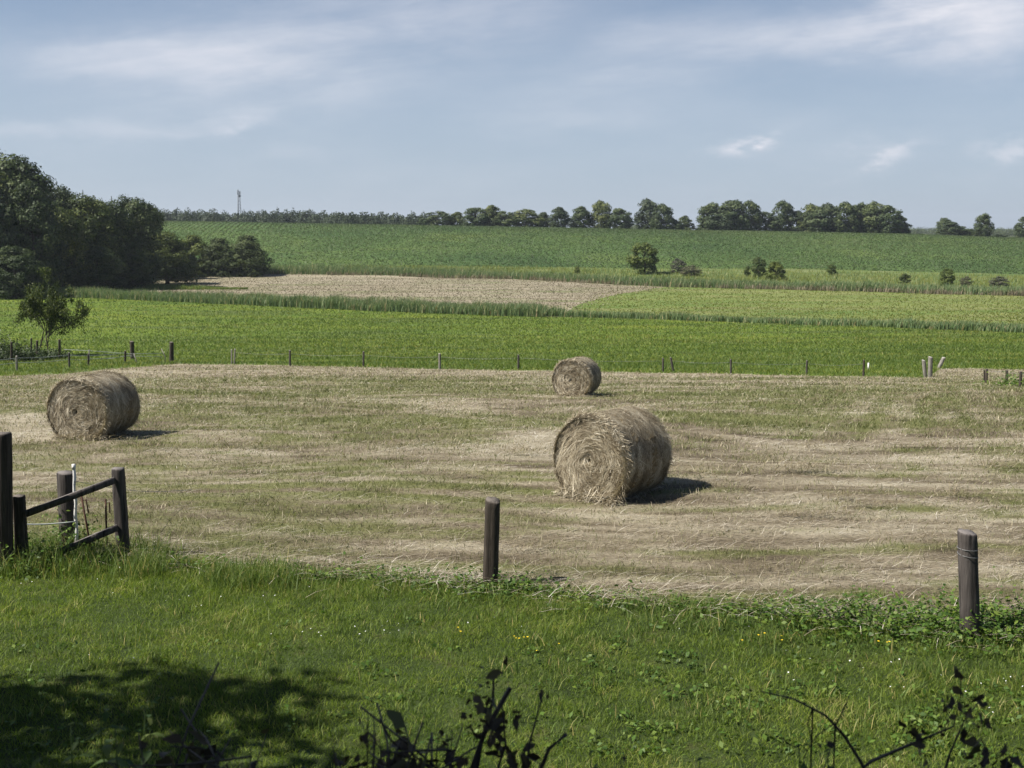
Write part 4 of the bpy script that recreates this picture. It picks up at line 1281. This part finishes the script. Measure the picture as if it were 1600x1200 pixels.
for (ub, vb, ut, vt, w, lab, sd_) in [(1446, 590, 1443, 562, 5.6, 'shorter pale post of the far gate pair', 21), (1453, 590, 1454, 557, 6.6, 'taller pale post of the far gate pair', 22), (1466, 576, 1475, 558, 6.0, 'tilted pale post beyond the far gate pair', 23)]:
    thing_post('gate_post', ub, vb, ut, vt, w, 'wood_pale', lab, 'post', 'posts of the far gate', .05, sd_)
root = empty('post_fence', hit(1572, 601)); rb = Vector(root.location); tp = []
for i, (u, vb, ut, vt, w) in enumerate([(1538, 597, 1538, 577, 2.8), (1541, 598, 1542, 576, 4.2), (1573, 602, 1573, 578, 4.6), (1594, 606, 1595, 580, 4.8), (1622, 612, 1622, 584, 5)]):
    b_, t, r = px_post(u, vb, ut, vt, w)
    g = Geo(); post_shape(g, b_ - rb - Vector((0, 0, .15)), t - rb, r, r * .95, seg=8, chop=.03, seed=30 + i); g.build('post', M['wood_dark'], root); tp.append(b_ + (t - b_) * .85 - rb)
g = Geo(); g.tube(tp[1:], .006, 5); g.build('wire', M['wire'], root)
tag(root, 'row of dark grey fence posts leading out at the right frame edge', 'fence')

# paddock fence on the left: thin posts, white tape, two stout dark posts
root = empty('paddock_fence', hit(108, 575)); rb = Vector(root.location)
low = []
for i, (u, vb, ut, vt, w, mt) in enumerate([(26, 580, 26, 556, 3.6, 'wood_pale'), (108, 575, 108, 551, 3.2, 'wood_grey'), (138, 571, 138, 553, 3.0, 'wood_dark'), (195, 567, 196, 548, 3.6, 'wood_dark'), (-40, 584, -40, 560, 3.6, 'wood_grey')]):
    b_, t, r = px_post(u, vb, ut, vt, w)
    g = Geo(); post_shape(g, b_ - rb - Vector((0, 0, .15)), t - rb, r, r * .95, seg=8, chop=.02, seed=40 + i); g.build('post', M[mt], root); low.append((u, b_, t))
low.sort(key=lambda q: q[0])
for fr in (.55, .85):
    g = Geo()
    pts = [b_ + (t - b_) * fr - rb for (_, b_, t) in low]
    fine = []
    for a_, c_ in zip(pts[:-1], pts[1:]): fine += [a_.lerp(c_, t) - Vector((0, 0, .05 * math.sin(t * 3.14))) for t in np.linspace(0, .9, 5)]
    g.tube(fine + [pts[-1]], .018, 5); g.build('tape', M['tape'], root)
Yb = low[-1][1].y
for pts_ in ([(100, 546), (139, 548), (207, 553), (253, 552)], [(139, 561), (175, 560), (196, 556), (253, 557.5)]):
    g = Geo(); g.tube([at(u, v, Yb + .4) - rb for u, v in pts_], .019, 5); g.build('tape', M['tape'], root)
tag(root, 'paddock fence with thin posts and white tapes behind the left bale', 'fence')
for (ub, vb, ut, vt, lab, sd_) in [(140, 562, 139, 546, 'upright thin pale stick in the paddock fence', 1), (214, 567, 209, 552, 'slanting thin pale stick below the left stout post', 2), (258, 557, 252, 545, 'bent pale stick beside the right stout post', 3)]:
    b_, t, r = px_post(ub, vb, ut, vt, 2.4)
    b_ = Vector(hit(ub, max(vb, 566))); t = at(ut, vt, b_.y); lo_ = at(ub, vb, b_.y)
    g = Geo(); g.tube([(0, 0, -.1), lo_ - b_, t - b_], .04, 6); o = g.build('fence_stick', M['wood_pale']); o.location = b_
    tag(o, lab, 'stick', 'pale sticks of the paddock fence')
thing_post('stout_post', 207, 561, 206, 533, 6.4, 'wood_dark', 'stout dark post behind the white tapes, left of a pair', group='stout dark post pair', chop=.05, seed=61)
thing_post('stout_post', 268, 566, 268, 534, 6.4, 'wood_dark', 'stout dark post ending the paddock fence, right of a pair', group='stout dark post pair', chop=.05, seed=62)
for (u, vb, vt, lab, sd_) in [(18, 566, 534, 'dark post at the left frame edge under the crooked tree', 71), (58, 564, 532, 'dark post between the stems of the crooked tree', 72), (93, 562, 530, 'dark post right of the crooked tree', 73), (49, 562, 528, 'thin dark post just left of the crooked tree stem', 74)]:
    thing_post('yard_post', u, vb, u, vt, 3.6 if sd_ != 74 else 2.4, 'wood_dark', lab, group='dark posts under the crooked tree', seed=sd_)

# ------------------------------------------------------------------ radio mast on the horizon
D = 1000.0
pb = at(374, 345, D); pt = at(374, 297, D)
zb = float(H(pb.x, D)); hgt = pt.z - zb
root = empty('radio_mast', (pb.x, D, zb))
g = Geo()
levels = 12
corner = lambda z, k_: np.array([math.cos(k_ * 2.094 + .4) * np.interp(z, [0, hgt], [2.3, .8]), math.sin(k_ * 2.094 + .4) * np.interp(z, [0, hgt], [2.3, .8]), z])
for k_ in range(3):
    g.tube([corner(0, k_), corner(hgt * .96, k_)], .22, 6)
g.build('mast_leg', M['steel'], root)
g = Geo()
for i in range(levels):
    z0, z1 = hgt * .96 * i / levels, hgt * .96 * (i + 1) / levels
    for k_ in range(3):
        g.tube([corner(z0, k_), corner(z1, (k_ + 1) % 3)], .10, 5); g.tube([corner(z1, k_), corner(z1, (k_ + 1) % 3)], .10, 5)
g.build('bracing', M['steel'], root)
for q, (ang, zz_) in enumerate([(.3, .94), (2.4, .97), (4.4, .93)]):
    g = Geo(); g.box((math.cos(ang) * 1.1, math.sin(ang) * 1.1, hgt * zz_), (.8, .5, 2.6)); g.build('antenna', M['steel'], root)
g = Geo(); g.tube([(1.0, -.4, hgt * .86), (1.0, -.9, hgt * .86)], [1.0, .85], 14); g.build('dish', M['steel'], root)
g = Geo(); g.tube([(0, 0, hgt * .95), (0, 0, hgt * 1.02)], .12, 6); g.build('aerial', M['steel'], root)
tag(root, 'tall lattice radio mast rising above the distant wood', 'radio mast')


# ------------------------------------------------------------------ weeds, flowers
def leaf_cloud(name, C, size, mat, label, cat, up=.7, aspect=.8):
    g = Geo(); n = len(C)
    N = rng.normal(0, .6, (n, 3)); N[:, 2] = np.abs(N[:, 2]) + up
    g.leaves(C, N, size, rng.random(n), aspect, .15)
    return stuff(g.build(name, M[mat]), label, cat)


C = []
def weed_patch(px, py, rx, ry, hh, n):
    p = hit(px, py)
    x = p[0] + rng.normal(0, rx, n); y = p[1] + rng.normal(0, ry, n)
    q = ground_pts(x, y); q[:, 2] += np.abs(rng.normal(0, 1, n)) * hh * (.5 + .5 * (vnoise(x, y, .25, 50) > -.1)) + .02
    C.append(q)
for a_ in [(1480, 985, .9, .35, .13, 3200), (1580, 985, .5, .35, .15, 1800), (1370, 975, .6, .25, .10, 1500), (1310, 965, .3, .15, .11, 600), (1200, 958, .5, .15, .07, 500), (770, 925, .35, .14, .09, 700), (700, 912, .5, .12, .08, 500), (560, 905, .6, .1, .06, 400),
           (60, 878, .5, .3, .16, 1000), (112, 858, .18, .18, .28, 900), (1260, 950, .18, .1, .10, 250), (900, 935, .7, .12, .06, 400), (1050, 948, .7, .12, .06, 400), (350, 890, .8, .12, .06, 350), (30, 895, .25, .2, .14, 300)]:
    weed_patch(*a_)
for i in range(120):
    px, py = rng.uniform(0, 1600), rng.uniform(960, 1180)
    weed_patch(px, py, .07, .06, .035, int(rng.integers(5, 16)))
for i in range(60):
    px, py = rng.uniform(900, 1600), rng.uniform(1050, 1190)
    weed_patch(px, py, .1, .09, .04, int(rng.integers(8, 22)))
C = np.concatenate(C)
leaf_cloud('weeds', C, rng.uniform(.025, .075, len(C)), 'weed', 'leafy green weeds along the lawn edge and around post feet', 'weeds')
p = hit(1592, 604)
q = ground_pts(p[0] + rng.normal(.3, .7, 900), p[1] + rng.normal(0, .8, 900)); q[:, 2] += np.abs(rng.normal(0, .28, 900))
leaf_cloud('nettle_patch', q, rng.uniform(.07, .16, 900), 'weed', 'dark green weed patch under the fence posts at the right edge', 'weeds')
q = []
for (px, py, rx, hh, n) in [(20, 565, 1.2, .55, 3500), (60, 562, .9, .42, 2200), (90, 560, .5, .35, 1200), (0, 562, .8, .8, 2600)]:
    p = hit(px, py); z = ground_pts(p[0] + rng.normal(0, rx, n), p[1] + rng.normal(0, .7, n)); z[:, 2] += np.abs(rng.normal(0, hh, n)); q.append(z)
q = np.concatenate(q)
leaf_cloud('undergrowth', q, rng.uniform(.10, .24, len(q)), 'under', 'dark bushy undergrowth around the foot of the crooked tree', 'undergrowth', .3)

g = Geo()
for cx, cy, n, sp in [(200, 915, 10, 40), (330, 952, 10, 60), (500, 1003, 10, 30), (590, 995, 14, 30), (410, 935, 5, 40), (60, 918, 6, 50), (1180, 985, 8, 60), (1370, 1050, 10, 90), (1480, 1090, 10, 100), (1580, 1075, 12, 30), (1150, 1050, 5, 80), (700, 985, 6, 80), (1545, 1110, 6, 60), (190, 1035, 4, 30)]:
    for i in range((n * 2 + 2) // 3):
        p = hit(cx + rng.normal(0, sp), cy + rng.normal(0, sp * .22))
        a = np.linspace(0, 2 * math.pi, 9)[:-1]; r = rng.uniform(.005, .0085)
        c = np.array(p) + np.array([0, 0, rng.uniform(.06, .11)])
        V = np.concatenate([[c + np.array([0, 0, .003])], c + np.stack([np.cos(a) * r, np.sin(a) * r * .95 , .5 * r * np.sin(a + rng.uniform(0, 6))], 1)])
        g.add(V, (), [(0, j + 1, (j + 1) % 8 + 1) for j in range(8)])
stuff(g.build('daisies', M['daisy']), 'tiny white daisies scattered over the lawn', 'flowers')
g = Geo()
for cx, cy, n, sp in [(1190, 1012, 4, 24), (1240, 1005, 2, 24), (740, 995, 2, 14), (815, 1012, 5, 8), (1375, 1018, 3, 8), (850, 1022, 2, 20)]:
    for i in range(n):
        p = hit(cx + rng.normal(0, sp), cy + rng.normal(0, sp * .22))
        a = np.linspace(0, 2 * math.pi, 6)[:-1]; r = rng.uniform(.009, .015)
        c = np.array(p) + np.array([0, 0, rng.uniform(.08, .13)])
        V = np.concatenate([[c - np.array([0, 0, .004])], c + np.stack([np.cos(a) * r, np.sin(a) * r, .4 * r + 0 * a], 1)])
        g.add(V, (), [(0, j + 1, (j + 1) % 5 + 1) for j in range(5)])
stuff(g.build('buttercups', M['buttercup']), 'tiny yellow buttercups scattered in the lawn', 'flowers')


# ------------------------------------------------------------------ plants on the bank in front of the camera
def leaf_shape(g, c, d, N, L, w, rnd, curl=.2):
    """a pointed leaf of six faces, curled along its midrib"""
    c, d, N = map(lambda v: np.asarray(v, float), (c, d, N))
    d = d / np.linalg.norm(d); s_ = np.cross(d, N); s_ /= np.linalg.norm(s_) + 1e-9; N = np.cross(s_, d)
    V = []
    for t, ww in ((0, .06), (.25, .8), (.5, 1.0), (.78, .6), (1, .03)):
        ww *= rng.uniform(.7, 1.2)
        m_ = c + d * L * t - N * curl * L * t * t + s_ * w * rng.normal(0, .12)
        V += [m_ - s_ * w * ww * .5 + N * curl * w * .5 * ww, m_, m_ + s_ * w * ww * .5 + N * curl * w * .5 * ww]
    Q = []
    for i in range(4):
        b_ = i * 3
        Q += [(b_, b_ + 1, b_ + 4, b_ + 3), (b_ + 1, b_ + 2, b_ + 5, b_ + 4)]
    g.add(V, Q, (), rnd)


def stem_plant(name, Y, stems, leaves, label, cat, leaf_mat, stem_mat='bark', lsize=.055):
    p0 = at(stems[0][0][0], stems[0][0][1], Y)
    base = Vector((p0.x, Y, float(H(p0.x, Y))))
    root = empty(name, base)
    for st in stems:
        pts = [at(u, v, Y + dy) - base for (u, v, dy) in [(q[0], q[1], (q[3] if len(q) > 3 else 0)) for q in st]]
        rad = [q[2] / F * Y / 2 for q in st]
        bx = pts[0].copy(); bx.z = -.05
        g = Geo(); g.tube([bx] + pts, [rad[0] * 1.15] + rad, 7, wob=.04); g.build('stem', M[stem_mat], root)
    leaves = list(leaves) + [(u + rng.normal(0, 9), v + rng.normal(0, 11), L * rng.uniform(.5, .8)) for (u, v, L) in leaves for _ in range(2)]
    for (u, v, L) in leaves:
        L = L * rng.uniform(.65, 1.0)
        g = Geo()
        c = at(u, v, Y + rng.normal(0, .06)) - base
        d = rng.normal(0, 1, 3) + np.array([0, 0, -.5]); N = np.array([rng.normal(0, .6), -1, rng.normal(0, .6)])
        l_ = L / F * Y
        leaf_shape(g, np.array(c) - d / np.linalg.norm(d) * l_ * .5, d, N, l_, l_ * rng.uniform(.45, .7), rng.random(), rng.uniform(.1, .5))
        g.build('leaf', M[leaf_mat], root)
    tag(root, label, cat)
    return root


stem_plant('dead_shrub', 4.3, [[(730, 1225, 10), (757, 1145, 9), (797, 1075, 8)], [(742, 1225, 7), (752, 1160, 6, .05), (770, 1095, 5, .08), (772, 1048, 3, .08)], [(835, 1225, 8), (858, 1170, 7), (885, 1147, 7)], [(820, 1225, 5), (828, 1160, 4, .1), (846, 1092, 2, .1)],
                              [(770, 1225, 5), (790, 1165, 4, .1), (785, 1105, 2.5, .1)]],
           [(773, 1054, 34), (751, 1071, 18), (744, 1092, 24), (731, 1098, 20), (770, 1100, 42), (764, 1118, 36), (784, 1124, 48), (781, 1140, 36), (806, 1133, 32), (845, 1090, 22), (755, 1128, 26), (765, 1150, 34), (782, 1166, 36), (792, 1172, 30), (826, 1168, 36), (770, 1178, 30), (745, 1150, 26), (820, 1190, 40), (700, 1185, 34), (720, 1190, 30), (800, 1195, 34), (690, 1170, 24), (735, 1120, 20)],
           'dark dead shrub with bare broken stems and curled leaves at bottom middle', 'shrub', 'dead_leaf')
stem_plant('bramble', 4.5, [[(1365, 1235, 7), (1345, 1190, 6), (1318, 1148, 5), (1290, 1118, 4), (1240, 1092, 3), (1188, 1080, 2)], [(1305, 1135, 3), (1322, 1100, 2), (1326, 1088, 1.5)], [(1270, 1105, 3), (1262, 1130, 2), (1268, 1160, 1.5)], [(1305, 1130, 3), (1275, 1150, 2.5), (1255, 1185, 2)],
                            [(1310, 1235, 7), (1360, 1190, 6), (1430, 1160, 5), (1490, 1135, 3), (1502, 1085, 2), (1500, 1050, 1.5)], [(1470, 1225, 5), (1485, 1175, 4), (1505, 1130, 2.5), (1530, 1095, 2)]],
           [(1498, 1056, 30), (1495, 1080, 26), (1488, 1098, 32), (1478, 1108, 30), (1500, 1104, 30), (1528, 1092, 34), (1536, 1100, 26), (1512, 1118, 30), (1534, 1124, 28), (1480, 1130, 22), (1424, 1128, 28), (1430, 1143, 34), (1442, 1150, 30), (1436, 1165, 26), (1508, 1148, 30), (1518, 1160, 30), (1526, 1172, 28), (1570, 1172, 26), (1590, 1190, 34), (1575, 1196, 30), (1540, 1190, 34)],
           'dark arching bramble with shrivelled leaves in the bottom right corner', 'bramble', 'dead_leaf')


def nettle(px, py, Y, label, hpx=110, n=7, leaf='nettle'):
    t = at(px, py, Y); base = Vector((t.x + rng.normal(0, .03), Y, float(H(t.x, Y))))
    root = empty('nettle', base); rel = t - base
    g = Geo(); pts = [rel * q + Vector((.02 * math.sin(q * 5), .02 * math.cos(q * 4), 0)) for q in np.linspace(0, 1, 7)]
    g.tube(pts, np.linspace(.006, .002, 7), 6); g.build('stem', M['nettle'], root)
    Hh = rel.z
    for i in range(n):
        z = 1 - (i / n) * min(1.0, (hpx + 90) / F * Y / Hh)
        c = np.array(rel) * z
        a0 = i * 1.57 + rng.uniform(-.3, .3)
        L = .035 + .05 * min(1, i / 3) * rng.uniform(.8, 1.2)
        for s_ in (0, math.pi):
            g = Geo(); d = np.array([math.cos(a0 + s_), math.sin(a0 + s_), rng.uniform(-.5, .2)])
            leaf_shape(g, c, d, (0, 0, 1), L, L * .5, rng.random(), .35); g.build('leaf', M[leaf], root)
    return tag(root, label, 'nettle', 'nettles on the near bank')


for px, py, Y, lab in [(165, 1085, 4.6, 'tall nettle in the bottom left, highest of its clump'), (235, 1095, 4.8, 'nettle right of the highest nettle in the bottom left'), (120, 1130, 4.4, 'nettle left of the highest nettle in the bottom left'),
                       (190, 1135, 4.2, 'low nettle in front of the highest nettle'), (60, 1160, 4.3, 'small nettle in the bottom left corner'), (400, 1165, 4.4, 'nettle between the two heaps of dead brush'), (1255, 1165, 4.4, 'dark nettle at the foot of the bramble, left one'),
                       (1300, 1172, 4.3, 'dark nettle at the foot of the bramble, right one'), (930, 1172, 4.3, 'small dark nettle right of the dead shrub'), (1100, 1185, 4.2, 'small dark nettle between shrub and bramble'), (475, 1172, 4.3, 'small nettle left of the brush heap in the middle')]:
    nettle(px, py, Y, lab)


def heap(u, v, Y, rx, label, n=260):
    t = at(u, v, Y); zg = float(H(t.x, Y)); base = Vector((t.x, Y, zg))
    hh = t.z - zg
    root = empty('brush_heap', base)
    g = Geo(); r = np.random.default_rng(int(u))
    for i in range(n):
        a = r.uniform(0, 6.28); q = r.random() ** .6
        z = hh * (1 - q ** 1.4) * r.uniform(.55, 1.08)
        c = np.array([math.cos(a) * q * rx, math.sin(a) * q * rx * .7, max(z, .02)])
        d = np.array([r.normal(0, 1), r.normal(0, 1), r.normal(0, .55)]); d /= np.linalg.norm(d)
        L = r.uniform(.08, .28)
        g.tube([c - d * L, c + r.normal(0, .012, 3), c + d * L], [.004, .0045, .002], 5, rnd=r.random())
    g.build('twigs', M['bark'], root)['kind'] = 'stuff'
    g = Geo()
    for i in range(int(n * 3)):
        a = r.uniform(0, 6.28); q = r.random() ** .6
        z = hh * (1 - q ** 1.4) * r.uniform(.5, 1.02)
        leaf_shape(g, (math.cos(a) * q * rx, math.sin(a) * q * rx * .7, max(z, .02)), r.normal(0, 1, 3), r.normal(0, 1, 3) + np.array([0, 0, .6]), r.uniform(.05, .11), r.uniform(.03, .06), r.random(), r.uniform(.1, .5))
    g.build('dead_leaves', M['dead_leaf'], root)['kind'] = 'stuff'
    return tag(root, label, 'brush heap', 'heaps of dead brush on the near bank')


heap(632, 1138, 4.1, .34, 'dark heap of dead twigs and leaves at bottom, left of the shrub')
heap(290, 1140, 4.0, .45, 'dark heap of dead twigs and leaves in the bottom left')

def twig_weed(u, vtop, Y, label):
    t = at(u, vtop, Y); base = Vector((t.x + rng.normal(0, .08), Y, float(H(t.x, Y)))); rel = t - base
    root = empty('dead_weed', base); g = Geo(); lv = Geo()
    for j in range(4):
        e = np.array(rel) * rng.uniform(.7, 1.0) + np.array([rng.normal(0, .09), rng.normal(0, .08), 0]) * (j > 0)
        m1 = e * .5 + rng.normal(0, .03, 3)
        g.tube([(0, 0, -.05), m1, e], [.006, .0045, .002], 6)
        for i in range(6):
            q = rng.uniform(.35, 1.0); c = (m1 * (1 - q) + e * q) if q > .5 else m1 * q * 2
            c2 = c + rng.normal(0, .035, 3); g.tube([c, c2], [.002, .0012], 4)
            leaf_shape(lv, c2, rng.normal(0, 1, 3) + np.array([0, 0, -.4]), rng.normal(0, 1, 3), rng.uniform(.025, .06), rng.uniform(.012, .034), rng.random(), rng.uniform(.1, .6))
    g.build('stem', M['bark'], root); lv.build('leaves', M['dead_leaf'], root)
    return tag(root, label, 'weed', 'dead weeds on the near bank')


for u, vt, Y, lab in [(520, 1150, 4.1, 'dead weed at the left foot of the middle brush heap'), (575, 1120, 4.2, 'dead weed rising behind the middle brush heap, left one'), (690, 1135, 4.3, 'dead weed between the middle brush heap and the dead shrub'),
                      (650, 1118, 4.4, 'dead weed rising behind the middle brush heap, right one'), (900, 1172, 4.2, 'dead weed just right of the dead shrub'), (970, 1180, 4.0, 'low dead weed on the bottom edge right of the dead shrub'), (1220, 1165, 4.2, 'dead weed left of the dark nettles under the bramble'),
                      (1380, 1165, 4.1, 'dead weed below the bend of the bramble'), (1450, 1175, 4.0, 'low dead weed under the leafy end of the bramble'), (1565, 1150, 4.2, 'dead weed in the bottom right corner'), (1140, 1185, 4.0, 'low dead weed on the bottom edge left of the bramble'),
                      (340, 1150, 4.1, 'dead weed on the right of the left brush heap'), (220, 1155, 4.0, 'dead weed on the left of the left brush heap'), (30, 1165, 4.1, 'dead weed in the bottom left corner'), (610, 1150, 3.9, 'dead weed standing in front of the middle brush heap'), (270, 1150, 3.8, 'dead weed standing in front of the left brush heap'),
                      (860, 1165, 3.9, 'dead weed among the right stems of the dead shrub'), (1500, 1165, 3.9, 'dead weed below the leafy tip of the bramble')]:
    twig_weed(u, vt, Y, lab)

# ------------------------------------------------------------------ summer haze: one closed box of thin air round everything
hv = np.array([[x_, y_, z_] for z_ in (-40, 140) for y_ in (-60, 9500) for x_ in (-9800, 9800)], float)
hm = bpy.data.materials.new('haze_air'); hm.use_nodes = True
hk = NT(hm.node_tree); hk.n.remove(hk.n['Principled BSDF'])
pv = hk.new('ShaderNodeVolumePrincipled')
pv.inputs['Color'].default_value = (.80, .88, 1.0, 1); pv.inputs['Density'].default_value = 0.00008; pv.inputs['Anisotropy'].default_value = .2
hk.l.new(pv.outputs[0], hk.n['Material Output'].inputs['Volume'])
ho = mesh('haze', hv, None, [(0, 2, 3, 1), (4, 5, 7, 6), (0, 1, 5, 4), (2, 6, 7, 3), (0, 4, 6, 2), (1, 3, 7, 5)], [hm])
ho['kind'] = 'stuff'; ho['label'] = 'thin bluish summer haze over the whole valley'
